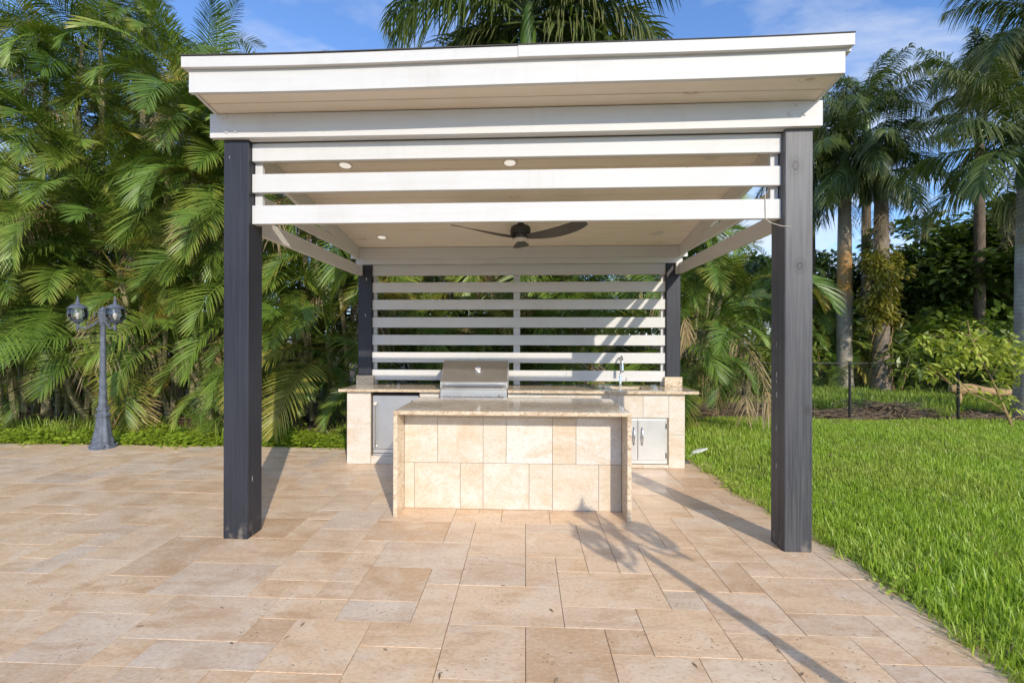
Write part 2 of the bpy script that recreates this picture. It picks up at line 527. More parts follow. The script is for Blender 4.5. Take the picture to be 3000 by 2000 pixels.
def m_emit(name, col, strength):
    m, nt, b = newmat(name, 0.4)
    setc(nt, b, (0.8, 0.8, 0.78))
    b.inputs['Emission Color'].default_value = col + (1,)
    b.inputs['Emission Strength'].default_value = strength
    return m


M['led'] = m_emit('lit_downlight_lens', (1.0, 0.95, 0.86), 0.42)


def m_glass():
    m = bpy.data.materials.new('clear_lamp_glass')
    m.use_nodes = True
    nt = m.node_tree
    for n in list(nt.nodes):
        nt.nodes.remove(n)
    g = node(nt, 'BsdfGlossy', {'Roughness': 0.03, 'Color': (0.95, 0.97, 1.0)})
    t = node(nt, 'BsdfTransparent', {'Color': (0.86, 0.89, 0.91)})
    f = node(nt, 'Fresnel', {'IOR': 1.5})
    mx = node(nt, 'MixShader', {0: math_n(nt, 'ADD', f.outputs[0], 0.06), 1: t.outputs[0], 2: g.outputs[0]})
    o = node(nt, 'OutputMaterial')
    nt.links.new(mx.outputs[0], o.inputs[0])
    return m


M['glass'] = m_glass()


def m_leaf(name, a, bcol, tip, tip_amt, rough=0.38, trans=0.28, spec=0.5, patch=None):
    """a..bcol by plant part and leaflet, tip = yellowing towards the leaflet ends"""
    m, nt, b = newmat(name, rough, spec)
    lv = node(nt, 'Attribute', attribute_name='lv').outputs['Fac']
    tp = node(nt, 'Attribute', attribute_name='tip').outputs['Fac']
    r = orand(nt)
    f = math_n(nt, 'ADD', math_n(nt, 'MULTIPLY', lv, 0.45), math_n(nt, 'MULTIPLY', r, 0.62), True)
    c = mixc(nt, f, a, bcol)
    r2 = math_n(nt, 'FRACT', math_n(nt, 'MULTIPLY', r, 7.31))
    tf = math_n(nt, 'MULTIPLY', math_n(nt, 'POWER', tp, 2.2), math_n(nt, 'MULTIPLY', math_n(nt, 'POWER', r2, 1.6), tip_amt), True)
    c = mixc(nt, tf, c, tip)
    if patch:
        pn = node(nt, 'TexNoise', {'Vector': pos(nt, (1, 1, 0)), 'Scale': 0.8, 'Detail': 4.0, 'Roughness': 0.65}).outputs['Fac']
        c = mixc(nt, math_n(nt, 'MULTIPLY', ramp(nt, pn, [(0.45, 0.0), (0.64, 1.0)]), 0.7), c, patch)
    setc(nt, b, c)
    tr = node(nt, 'BsdfTranslucent', {'Color': mixc(nt, 1.0, c, (1.25, 1.35, 0.55), 'MULTIPLY')})
    mx = node(nt, 'MixShader', {0: trans, 1: b.outputs[0], 2: tr.outputs[0]})
    nt.links.new(mx.outputs[0], nt.nodes['Material Output'].inputs[0])
    return m


M['areca'] = m_leaf('feather_palm_leaf_green', (0.040, 0.096, 0.015), (0.180, 0.272, 0.038), (0.42, 0.35, 0.065), 0.8, 0.40, 0.14, 0.33)
M['areca_y'] = m_leaf('feather_palm_leaf_yellowing', (0.22, 0.25, 0.036), (0.42, 0.335, 0.06), (0.48, 0.31, 0.085), 1.3, 0.45)
M['areca_d'] = m_leaf('feather_palm_leaf_dry', (0.27, 0.185, 0.085), (0.38, 0.285, 0.16), (0.40, 0.34, 0.25), 1.0, 0.7, 0.15, 0.2)
M['royal'] = m_leaf('tall_palm_leaf_green', (0.038, 0.078, 0.016), (0.125, 0.172, 0.036), (0.30, 0.27, 0.12), 0.9, 0.42, 0.24, 0.4)
M['royal_d'] = m_leaf('tall_palm_leaf_dry', (0.20, 0.15, 0.085), (0.33, 0.27, 0.17), (0.4, 0.33, 0.2), 1.0, 0.7, 0.1, 0.2)
M['broad'] = m_leaf('broad_leaf_green', (0.050, 0.100, 0.024), (0.165, 0.225, 0.050), (0.16, 0.17, 0.04), 0.5, 0.45, 0.25)
M['bush'] = m_leaf('shrub_leaf_green', (0.066, 0.135, 0.020), (0.205, 0.28, 0.046), (0.30, 0.28, 0.06), 0.8, 0.36, 0.3)
M['citrus'] = m_leaf('yellow_green_young_leaf', (0.26, 0.36, 0.042), (0.55, 0.58, 0.10), (0.40, 0.34, 0.08), 0.9, 0.35, 0.3)
M['vine'] = m_leaf('vine_leaf', (0.095, 0.145, 0.022), (0.28, 0.285, 0.045), (0.45, 0.29, 0.06), 0.9, 0.4, 0.3)
M['grass'] = m_leaf('lawn_blade',  (0.22, 0.375, 0.028), (0.41, 0.55, 0.060), (0.46, 0.48, 0.12), 0.8, 0.42, 0.3, 0.5, (0.40, 0.46, 0.09))
M['rough_grass'] = m_leaf('rough_grass_blade', (0.17, 0.30, 0.028), (0.36, 0.46, 0.06), (0.30, 0.28, 0.10), 0.7, 0.45, 0.3)
M['cover'] = m_leaf('ground_cover_leaf', (0.21, 0.34, 0.026), (0.43, 0.53, 0.055), (0.38, 0.36, 0.06), 0.7, 0.4, 0.3)
M['litter'] = m_leaf('dead_leaf_litter', (0.16, 0.10, 0.055), (0.34, 0.24, 0.15), (0.45, 0.36, 0.25), 0.8, 0.8, 0.05, 0.2)


def m_cane(name, a, bcol, ringc, ring_scale, orange_band=False):
    m, nt, b = newmat(name, 0.55, 0.35)
    sepn = node(nt, 'SeparateXYZ', {0: node(nt, 'TexCoord').outputs['Object']})
    wob = node(nt, 'TexNoise', {'Vector': pos(nt, (6, 6, 3)), 'Scale': 1.0, 'Detail': 5.0}).outputs['Fac']
    z = math_n(nt, 'ADD', math_n(nt, 'MULTIPLY', sepn.outputs[2], ring_scale), math_n(nt, 'MULTIPLY', wob, 0.6))
    fr = math_n(nt, 'FRACT', z)
    rg = ramp(nt, fr, [(0.0, 1.0), (0.16, 0.0), (0.90, 0.0), (1.0, 1.0)])
    c = mixc(nt, ramp(nt, wob, [(0.35, 0.0), (0.65, 1.0)]), a, bcol)
    c = mixc(nt, math_n(nt, 'MULTIPLY', rg, 0.65), c, ringc)
    lich = node(nt, 'TexNoise', {'Vector': pos(nt, (12, 12, 7)), 'Scale': 1.0, 'Detail': 6.0, 'Roughness': 0.7}).outputs['Fac']
    c = mixc(nt, math_n(nt, 'MULTIPLY', ramp(nt, lich, [(0.55, 0.0), (0.7, 1.0)]), 0.5), c, (0.45, 0.43, 0.38))
    if orange_band:  # orange band mixed into the trunk colour around and above mid-height
        band = ramp(nt, sepn.outputs[2], [(0.34, 0.0), (0.44, 1.0), (0.60, 0.9), (0.66, 0.15)])
        # sepn z is metres; squeeze 0..6.5 m into 0..1
        zz_ = math_n(nt, 'DIVIDE', sepn.outputs[2], 6.5)
        band = ramp(nt, zz_, [(0.40, 0.0), (0.50, 1.0), (0.66, 0.8), (0.74, 0.1)])
        c = mixc(nt, math_n(nt, 'MULTIPLY', band, ramp(nt, wob, [(0.3, 0.5), (0.6, 1.0)])), c, (0.50, 0.25, 0.045))
    setc(nt, b, c)
    bump(nt, b, math_n(nt, 'ADD', rg, lich), 0.4, 0.01)
    return m


M['cane'] = m_cane('ringed_palm_cane', (0.19, 0.19, 0.075), (0.30, 0.26, 0.135), (0.42, 0.37, 0.26), 9.0)
M['royal_trunk'] = m_cane('ringed_grey_palm_trunk', (0.29, 0.265, 0.225), (0.40, 0.375, 0.33), (0.16, 0.14, 0.115), 11.0)
M['orange_trunk'] = m_cane('ringed_palm_trunk_with_orange_band', (0.29, 0.25, 0.195), (0.39, 0.34, 0.27), (0.17, 0.14, 0.10), 11.0, True)
M['fibre_trunk'] = m_cane('brown_fibrous_palm_trunk', (0.15, 0.115, 0.085), (0.27, 0.22, 0.17), (0.09, 0.07, 0.05), 6.0)
M['shaft'] = m_simple('green_crownshaft', (0.085, 0.150, 0.030), 0.35, 0.5, 0, 0.25, 2.0, (8, 8, 1))
M['fibre'] = m_simple('brown_leaf_sheath_fibre', (0.15, 0.10, 0.06), 0.85, 0.2, 0, 0.4, 6.0, (6, 6, 1), 0.3)
M['bark'] = m_simple('brown_bark', (0.15, 0.115, 0.08), 0.85, 0.2, 0, 0.35, 5.0, (4, 4, 1), 0.4)
M['twig'] = m_simple('tan_twig', (0.36, 0.24, 0.12), 0.7, 0.25, 0, 0.25, 8.0)
M['log'] = m_simple('stripped_tan_log', (0.47, 0.31, 0.16), 0.7, 0.25, 0, 0.3, 3.0, (1, 9, 9), 0.3)


def m_ground(name, cols, scale, bmp=0.4):
    m, nt, b = newmat(name, 0.95, 0.15)
    n = node(nt, 'TexNoise', {'Vector': pos(nt), 'Scale': scale, 'Detail': 9.0, 'Roughness': 0.7}).outputs['Fac']
    st = [(0.28 + 0.44 * i / (len(cols) - 1), c) for i, c in enumerate(cols)]
    setc(nt, b, ramp(nt, n, st))
    bump(nt, b, n, bmp, 0.05)
    return m


M['earth'] = m_ground('earth_under_the_palms', [(0.035, 0.026, 0.018), (0.085, 0.060, 0.038), (0.11, 0.085, 0.05), (0.06, 0.075, 0.025)], 3.0)
M['mulch'] = m_ground('grey_brown_mulch', [(0.12, 0.095, 0.075), (0.25, 0.205, 0.165), (0.36, 0.31, 0.26), (0.20, 0.155, 0.12)], 9.0)
M['lawn'] = m_ground('lawn_soil', [(0.035, 0.055, 0.012), (0.055, 0.095, 0.014), (0.075, 0.115, 0.02)], 6.0)

# ------------------------------------------------------------------ ground
g = MB().add([(-300, -120, -0.06), (300, -120, -0.06), (300, 500, -0.06), (-300, 500, -0.06)], [(0, 1, 2, 3)]).build('ground', M['earth'])
struct(g, 'dark earth below the palms and trees')
LX0, LY1 = 2.27, 9.62


def sheet(name, poly, z, mat, label):
    n = len(poly)
    o = MB().add([(x, y, z) for x, y in poly], [tuple(range(n))]).build(name, mat)
    return struct(o, label)


sheet('lawn', [(LX0, -2.0), (16, -2.0), (16, LY1), (1.93, LY1 - 0.1), (1.93, 6.2), (LX0, 6.2)], -0.022, M['lawn'], 'soil under the green lawn')
sheet('bare_soil', [(1.93, LY1), (16, LY1), (18, 10.95), (11, 11.3), (8, 10.95), (6, 11.4), (1.93, 10.9)], -0.03, M['mulch'], 'strip of grey mulch along the wire fence')
sheet('meadow', [(1.0, 10.5), (26, 10.5), (30, 24), (-2, 24)], -0.045, M['lawn'], 'rough grass beyond the fence')

# ------------------------------------------------------------------ patio with its pavers
MOD, TX0, TY0 = 0.2065, 0.0037, 2.1231
IX0, IX1, IY0, IY1 = -54, 11, -16, 22
known = [(0, 0, 2, 2), (2, 1, 3, 2), (1, 2, 3, 3), (0, 6, 2, 8), (0, 4, 1, 6), (-2, 2, 1, 4), (1, 3, 4, 5), (1, 5, 2, 6), (2, 5, 3, 7), (3, 5, 4, 7),
         (3, 1, 5, 3), (5, 2, 7, 4), (4, 3, 5, 4), (5, 1, 6, 2), (6, 0, 8, 2), (8, 1, 9, 2), (7, 3, 10, 5), (7, 2, 9, 3), (9, 1, 11, 3), (6, 4, 7, 6),
         (7, 5, 8, 6), (6, 6, 8, 8), (8, 5, 10, 7), (4, 4, 6, 7), (2, -1, 4, 1), (4, -1, 6, 1), (3, 7, 5, 9), (8, 7, 10, 9), (5, 7, 6, 9), (10, 3, 11, 5), (10, 5, 11, 7),
         (-10, 0, -9, 1), (-10, 1, -7, 3), (-7, 1, -6, 2), (-6, 0, -4, 2), (-7, 2, -5, 3), (-5, 2, -3, 3), (-4, 1, -2, 2), (-8, 3, -6, 4), (-6, 3, -5, 4), (-5, 3, -3, 5), (-3, 2, -2, 4),
         (-8, 4, -6, 6), (-11, 3, -8, 5), (-13, 2, -10, 3), (-13, 3, -11, 4), (-12, 0, -10, 2), (-6, 4, -5, 6), (-9, 0, -6, 1), (-4, -1, -2, 1), (-2, 0, 0, 2), (-2, 4, 0, 6), (0, 8, 2, 9), (2, 7, 3, 9), (-2, 6, 0, 9), (-5, 5, -2, 7)]
occ = {}
tiles = []


def free(a, b, c, d):
    return all((i, j) not in occ for i in range(a, c) for j in range(b, d))


def put(a, b, c, d):
    for i in range(a, c):
        for j in range(b, d):
            occ[(i, j)] = 1
    tiles.append((a, b, c, d))


for t in known:
    if free(*t):
        put(*t)
for j in range(IY0, IY1):
    for i in range(IX0, IX1):
        if (i, j) in occ:
            continue
        opts = [(3, 2), (2, 3), (2, 2), (1, 2), (2, 1), (1, 1)]
        w = [30, 26, 30, 9, 8, 4]
        while True:
            k = RND.choices(range(len(opts)), w)[0]
            a, b = opts[k]
            if i + a <= IX1 and j + b <= IY1 and free(i, j, i + a, j + b):
                put(i, j, i + a, j + b)
                break
patio = MB().box(TX0 + IX0 * MOD, TX0 + IX1 * MOD + 0.004, TY0 + IY0 * MOD, 6.655, -0.055, -0.0065).build('patio', M['grout'])
struct(patio, 'travertine patio laid in a mixed rectangular pattern')
tile_mesh = {}


def paver(a, b):
    if (a, b) not in tile_mesh:
        w, h = a * MOD - 0.0034, b * MOD - 0.0034
        tmp = MB().box(-w / 2, w / 2, -h / 2, h / 2, -0.03, 0.0, 0.0011).build('paver', M['tile'])
        tile_mesh[(a, b)] = tmp.data
        bpy.data.objects.remove(tmp)
    return tile_mesh[(a, b)]


def tile_ok(a, b, c, d):
    x, y = TX0 + (a + c) / 2 * MOD, TY0 + (b + d) / 2 * MOD
    if x > 1.95 and y > 6.2:
        return False
    return True


rank = []
for t in tiles:
    if not tile_ok(*t):
        continue
    cs = [project((TX0 + i * MOD, TY0 + j * MOD, 0)) for i in (t[0], t[2]) for j in (t[1], t[3])]
    ar = 0
    if all(cs):
        us, vs = [c[0] for c in cs], [c[1] for c in cs]
        if max(us) > -5 and min(us) < 2357 and min(vs) < 1573:
            ar = (max(us) - min(us)) * (max(vs) - min(vs))
            cxm, cym = TX0 + (t[0] + t[2]) / 2 * MOD, TY0 + (t[1] + t[3]) / 2 * MOD
            if -1.1 < cxm < 0.85 and 4.35 < cym < 5.0 or -2.1 < cxm < 1.85 and 5.9 < cym:
                ar = 0
    rank.append((ar, t))
rank.sort(key=lambda q: -q[0])
rest = MB()
for n_, (ar, t) in enumerate(rank):
    a, b, c, d = t
    x, y = TX0 + (a + c) / 2 * MOD, TY0 + (b + d) / 2 * MOD
    dz = RND.uniform(-0.0011, 0.0011)
    if n_ < 300 and ar > 0:
        o = link('paver', paver(c - a, d - b), patio, (x, y, dz))
        o.rotation_euler = (RND.gauss(0, 0.0014), RND.gauss(0, 0.0014), RND.gauss(0, 0.0012))
    else:
        w, h = (c - a) * MOD - 0.0034, (d - b) * MOD - 0.0034
        rest.box(x - w / 2, x + w / 2, y - h / 2, y + h / 2, -0.03, dz, 0.0011)
rs = rest.build('pavers', M['tile_far'], patio)
rs['kind'] = 'stuff'

# ------------------------------------------------------------------ pavilion
SL = 0.156


def ceil_z(y):
    return 3.22 - SL * (y - 3.5)


pav = thing('pavilion', 'white timber pavilion on four dark posts over the outdoor kitchen', 'pavilion', (-0.12, 3.63, 0))


def board(name, x0, x1, y0, y1, z0, z1, mat, par, bend=None, bev=0.003, nseg=12):
    """a board along X; bend(x) lifts it"""
    if bend is None:
        return MB().box(x0, x1, y0, y1, z0, z1, bev).build(name, mat, par)
    mb = MB()
    pr = [(y0, z0), (y1, z0), (y1, z1), (y0, z1)]
    vs, fs = [], []
    for i in range(nseg + 1):
        x = x0 + (x1 - x0) * i / nseg
        vs += [(x, y, z + bend(x)) for y, z in pr]
    for i in range(nseg):
        o = i * 4
        fs += [(o + k, o + (k + 1) % 4, o + 4 + (k + 1) % 4, o + 4 + k) for k in range(4)]
    fs += [(3, 2, 1, 0), tuple(nseg * 4 + k for k in range(4))]
    mb.add(vs, fs)
    return mb.build(name, mat, par)


def sag(x):
    t = (x + 2.337) / 4.4
    return 0.022 * t - 0.072 * t * (1 - t) * 0.62 - 0.004 * math.sin(9 * t)


def sag2(x):
    t = (x + 2.38) / 4.47
    return -0.028 * t * (1 - t)


PF = [(-2.302, -2.107), (1.862, 2.057)]
PB = [(-2.275, -2.09), (1.853, 2.038)]
for (x0, x1), mt in zip(PF, ('navy', 'grey_post')):
    p = MB().box(x0, x1, 3.535, 3.73, 0.0, ceil_z(3.73) - 0.012, 0.006).build('post', M[mt], pav)
    p['label'] = 'weathered grey front post with dark knots' if mt == 'grey_post' else 'navy front post with thin flaking streaks'
for x0, x1 in PB:
    MB().box(x0, x1, 6.40, 6.585, 1.052, ceil_z(6.58) - 0.012, 0.006).build('post', M['navy'], pav)
# front beam with its inner plies
bm_ = board('beam', -2.381, 2.097, 3.492, 3.533, 3.04, 3.218, M['white'], pav, sag2)
bm_['label'] = 'bolted front beam across the posts'
board('inner_beam', -2.105, 1.860, 3.5345, 3.577, 3.034, 3.2, M['white'], pav)
board('inner_beam', -2.105, 1.860, 3.64, 3.68, 3.036, 3.185, M['white'], pav)
for bx, bz in ((1.872, 3.128), (1.972, 3.126), (1.92, 3.195), (-2.26, 3.195), (-2.25, 3.085), (-2.18, 3.087)):
    MB().tube([(bx, 3.4915, bz), (bx, 3.484, bz)], [0.016, 0.014], 12).build('bolt', M['white'], pav, True)
for zt, h in ((3.027, 0.137), (2.792, 0.142), (2.551, 0.143)):
    board('slat', -2.1055, 1.8605, 3.58, 3.619, zt - h, zt, M['white'], pav)
for x0 in (-2.1045, 1.800):
    MB().box(x0, x0 + 0.058, 3.6205, 3.66, 2.408, 3.02, 0.003).build('batten', M['white_z'], pav)
# back beam and screen slats
board('back_beam', -2.36, 2.11, 6.345, 6.385, 2.625, ceil_z(6.36) - 0.004, M['white'], pav)
board('back_beam', -2.30, 2.06, 6.3855, 6.399, 2.55, 2.70, M['white'], pav)
for zt, h in ((2.552, 0.148), (2.312, 0.138), (2.075, 0.135), (1.838, 0.138), (1.601, 0.138), (1.364, 0.138), (1.127, 0.140)):
    board('slat', -2.0885, 1.8515, 6.43, 6.468, zt - h + RND.uniform(-.003, .003), zt + RND.uniform(-.003, .003), M['white'], pav)
for x0, x1 in ((-2.0875, -2.037), (-0.163, -0.073), (1.800, 1.8505)):
    MB().box(x0, x1, 6.4695, 6.508, 0.9275, 2.55, 0.003).build('batten', M['white_z'], pav)
# sides: sloping rafter beam against the ceiling, two level slats, end battens
for s, xo in ((-1, -2.29), (1, 2.045)):
    xa, xb = (xo, xo + 0.04) if s < 0 else (xo - 0.04, xo)
    za, zb = ceil_z(3.735), ceil_z(6.34)
    MB().add([(x, y, z) for x in (xa, xb) for y, z in ((3.735, za - 0.18), (6.344, zb - 0.155), (6.344, zb - 0.004), (3.735, za - 0.004))],
             [(0, 1, 2, 3), (7, 6, 5, 4), (0, 4, 5, 1), (1, 5, 6, 2), (2, 6, 7, 3), (3, 7, 4, 0)]).build('side_beam', M['white_y'], pav)
    MB().box(xa + 0.003, xb - 0.003, 3.732, 6.343, 2.648, 2.752, 0.002).build('slat', M['white_y'], pav)
    MB().box(xa, xb, 3.732, 6.398, 2.405, 2.545, 0.003).build('slat', M['white_y'], pav)
    xi = xb + 0.001 if s < 0 else xa - 0.041
    MB().box(xi, xi + 0.04, 6.345, 6.399, 2.402, 2.5485, 0.003).build('batten', M['white_z'], pav)
# roof with planked ceiling, fascia, cap
roof = link('roof', None, pav, (-0.12, 3.63, 0))
RX0, RX1, RY0, RY1 = -2.337, 2.066, 3.205, 6.90
y = RY0 + 0.036
k = 0
while y < RY1 - 0.02:
    w = 0.141 if k != 1 else 0.12
    y2 = min(y + w, RY1 - 0.02)
    vs, fs = [], []
    bev = 0.010
    for xx in (RX0 + 0.02, RX1 - 0.02):
        for yy, dz in ((y + 0.0016, 0.016), (y + 0.0016, bev), (y + bev * 0.6, 0.0), (y2 - bev * 0.6, 0.0), (y2 - 0.0016, bev), (y2 - 0.0016, 0.016)):
            vs.append((xx, yy, ceil_z(yy) + dz))
    fs = [(i, i + 1, i + 7, i + 6) for i in range(5)] + [(5, 0, 6, 11), tuple(range(6)), tuple(range(11, 5, -1))]
    MB().add(vs, fs).build('ceiling_plank', M['plank'], roof, origin=(RND.uniform(-1, 1) * 0, y, 0))
    y = y2
    k += 1
MB().add([(x, yy, ceil_z(yy) + dz) for x in (RX0 + 0.01, RX1 - 0.01) for yy, dz in ((RY0 + 0.04, 0.018), (RY1 - 0.02, 0.018), (RY1 - 0.02, 0.19), (RY0 + 0.04, 0.19))],
         [(0, 1, 2, 3), (7, 6, 5, 4), (0, 4, 5, 1), (1, 5, 6, 2), (2, 6, 7, 3), (3, 7, 4, 0)]).build('roof_deck', M['roof'], roof)
board('fascia', RX0, RX1, RY0, RY0 + 0.034, 3.231, 3.418, M['white'], roof, sag, nseg=20)
for x0, x1, dd in ((RX0 - 0.032, -0.0545, 0.0), (-0.0525, RX1 + 0.036, 0.003)):
    board('fascia_cap', x0, x1, RY0 - 0.034 - dd, RY0 - 0.0005, 3.388 + dd * 0.6, 3.461 + dd, M['white'], roof, sag, nseg=12)
board('roof_edge', RX0 - 0.034, RX1 + 0.038, RY0 - 0.041, RY0 + 0.3, 3.4655, 3.4725, M['roof'], roof, lambda x: sag(x), nseg=20)
for xa, xb in ((RX0 - 0.0005, RX0 + 0.0185), (RX1 - 0.0185, RX1 + 0.0005)):
    MB().add([(x, yy, ceil_z(yy) + dz) for x in (xa, xb) for yy, dz in ((RY0 + 0.0345, -0.012), (RY1, -0.012), (RY1, 0.20), (RY0 + 0.0345, 0.20))],
             [(0, 1, 2, 3), (7, 6, 5, 4), (0, 4, 5, 1), (1, 5, 6, 2), (2, 6, 7, 3), (3, 7, 4, 0)]).build('side_fascia', M['white_y'], roof)
for xa, xb in ((RX0 - 0.032, RX0 - 0.001), (RX1 + 0.001, RX1 + 0.036)):
    MB().add([(x, yy, ceil_z(yy) + dz) for x in (xa, xb) for yy, dz in ((RY0, 0.125), (RY1, 0.125), (RY1, 0.205), (RY0, 0.205))],
             [(0, 1, 2, 3), (7, 6, 5, 4), (0, 4, 5, 1), (1, 5, 6, 2), (2, 6, 7, 3), (3, 7, 4, 0)]).build('side_cap', M['white_y'], roof)
# string caught on the last front slat
st = MB().tube([(1.742, 3.577, 2.63), (1.744, 3.574, 2.50), (1.746, 3.575, 2.405), (1.775, 3.565, 2.375), (1.84, 3.545, 2.345), (1.90, 3.53, 2.336)], 0.0028, 5).build('string', M['string'], None, True, origin=(1.742, 3.577, 2.63))
tag(st, 'thin pale string hanging off the lowest front slat beside the grey post', 'string')

# ceiling fan
FX, FY = -0.056, 5.20
fan = thing('ceiling_fan', 'dark three blade ceiling fan with round light under the pavilion roof', 'ceiling fan', (FX, FY, 2.6))
fz = ceil_z(FY)
MB().lathe([(0.070, fz - 0.012), (0.070, fz - 0.035), (0.03, fz - 0.07)], (FX, FY, 0), 20).build('canopy', M['bronze'], fan, True)
MB().lathe([(0.014, fz - 0.065), (0.014, 2.82)], (FX, FY, 0), 12).build('downrod', M['bronze'], fan, True)
MB().lathe([(0.028, 2.835), (0.040, 2.775), (0.080, 2.768), (0.104, 2.752), (0.112, 2.72), (0.110, 2.695), (0.110, 2.675), (0.088, 2.668)], (FX, FY, 0), 32).build('motor_housing', M['bronze'], fan, True)
MB().lathe([(0.096, 2.669), (0.095, 2.655), (0.090, 2.638), (0.088, 2.630), (0.076, 2.630)], (FX, FY, 0), 32).build('light_ring', M['bronze'], fan, True)
MB().lathe([(0.0755, 2.634), (0.074, 2.620), (0.045, 2.606), (0.01, 2.602)], (FX, FY, 0), 28).build('light_lens', M['diffuser_off'], fan, True)


def fan_blade(ang):
    n, vs, fs = 14, [], []
    for i in range(n + 1):
        t = i / n
        r = 0.08 + 0.70 * t
        w = 0.055 + 0.115 * math.sin(min(1, t * 1.25 + 0.05) * math.pi / 2) - 0.10 * max(0, t - 0.82) ** 1.5 / 0.18 ** 1.5 * 0.75
        sweep = 0.045 * math.sin(t * math.pi)
        tw = -rad(30 - 17 * t)
        zc = 2.664 - 0.022 * (1 - t) + 0.03 * t
        for j, q in enumerate((-0.5, -0.17, 0.17, 0.5)):
            cx_ = sweep + q * w
            for dz in (0.004, -0.004):
                vs.append((r, cx_ * math.cos(tw), zc + cx_ * math.sin(tw) + 0.01 * (0.25 - q * q) + dz * (1 - 0.4 * t)))
    for i in range(n):
        for j in range(3):
            a = i * 8 + j * 2
            fs.append((a, a + 2, a + 10, a + 8))
            fs.append((a + 1, a + 9, a + 11, a + 3))
        a = i * 8
        fs += [(a, a + 8, a + 9, a + 1), (a + 6, a + 7, a + 15, a + 14)]
    fs += [(0, 1, 3, 2), (2, 3, 5, 4), (4, 5, 7, 6)]
    e = n * 8
    fs += [(e, e + 2, e + 3, e + 1), (e + 2, e + 4, e + 5, e + 3), (e + 4, e + 6, e + 7, e + 5)]
    c, s = math.cos(ang), math.sin(ang)
    mb = MB().add([(FX + x * c - y_ * s, FY + x * s + y_ * c, z) for x, y_, z in vs], fs)
    mb.build('blade', M['blade'], fan, True)


for a in (87, -33, 207):
    fan_blade(rad(a))

# downlights
DL = [(-1.635, 4.257, 1, 'lit recessed downlight in the ceiling nearest the navy front post'),
      (-0.142, 4.26, 1, 'lit recessed downlight in the middle of the front ceiling, before the fan'),
      (-1.826, 5.99, 1, 'lit recessed downlight at the back left of the ceiling'),
      (1.607, 4.203, 0, 'unlit recessed downlight in the ceiling near the grey front post'),
      (1.608, 5.931, 0, 'unlit recessed downlight at the back right of the ceiling')]
tilt = math.atan(SL)
for x, y, lit, lab in DL:
    z = ceil_z(y)
    d = thing('downlight', lab, 'downlight', (x, y, z), 'recessed downlights in the pavilion ceiling')
    ring = MB().lathe([(0.050, 0.004), (0.052, -0.004), (0.066, -0.006), (0.072, -0.002), (0.072, 0.003)], (x, y, z), 28).build('trim_ring', M['trim'], d, True)
    lens = MB().lathe([(0.0505, 0.004), (0.0505, -0.0035), (0.03, -0.006), (0.004, -0.007)], (x, y, z), 24).build('lens', M['led' if lit else 'diffuser_off'], d, True)
    d.rotation_euler = (-tilt, 0, 0)

# ------------------------------------------------------------------ kitchen island
isl = thing('kitchen_island', 'travertine kitchen island with waterfall granite top in front of the counter', 'kitchen island', (-0.12, 4.5, 0))
IXa, IXb, IYa, IYb = -1.133, 0.890, 4.052, 5.05
MB().box(IXa, IXb, IYa, IYb, 0.880, 0.914, 0.004).build('countertop', M['granite'], isl)
MB().box(IXa, IXa + 0.036, IYa, IYb, 0.0012, 0.8795, 0.003).build('side_slab', M['granite'], isl)
MB().box(IXb - 0.036, IXb, IYa, IYb, 0.0012, 0.8795, 0.003).build('side_slab', M['granite'], isl)
MB().box(IXa + 0.037, IXb - 0.037, 4.302, IYb - 0.02, 0.0015, 0.879, 0).build('core', M['core'], isl)


def wall_tiles(par, xs, z0, z1, yf, th=0.011, gap=0.0015):
    for a, b in zip(xs[:-1], xs[1:]):
        MB().box(a + gap, b - gap, yf + RND.uniform(-0.0006, 0.0006), yf + th, z0 + gap, z1 - gap, 0.001).build('tile', M['wall_tile'], par, origin=((a + b) / 2, yf, z0))


e0, e1 = IXa + 0.037, IXb - 0.037
wall_tiles(isl, [e0, -0.379, 0.243, 0.653, e1], 0.828, 0.879, 4.29)
wall_tiles(isl, [e0, -0.793, -0.379, -0.171, 0.243, 0.452, e1], 0.416, 0.828, 4.29)
wall_tiles(isl, [e0, -1.002, -0.585, -0.379, 0.035, 0.244, 0.653, e1], 0.002, 0.416, 4.29)

# ------------------------------------------------------------------ back counter
ctr = thing('kitchen_counter', 'long travertine back counter with granite top below the slat screen', 'counter', (-0.15, 6.1, 0))
CF = 5.80
CZ = 0.893
body = MB()
body.box(-2.199, -1.905, CF + 0.0125, 6.6, 0.0015, CZ - 0.001)
body.box(-1.9045, -1.295, CF + 0.55, 6.6, 0.0015, CZ - 0.001)
body.box(-1.2945, -1.036, CF + 0.0125, 6.6, 0.0015, CZ - 0.001)
body.box(-1.0355, -0.215, CF + 0.45, 6.6, 0.0015, 0.80)
body.box(-0.2145, 1.0, CF + 0.0125, 6.6, 0.0015, 0.70)
body.box(1.0005, 1.898, CF + 0.06, 6.6, 0.0015, 0.70)
body.box(1.70, 1.898, CF + 0.0125, CF + 0.0595, 0.0015, CZ - 0.001)
body.box(-0.2145, 1.0, CF + 0.0125, 5.95, 0.7005, CZ - 0.001)
body.build('base', M['core'], ctr)
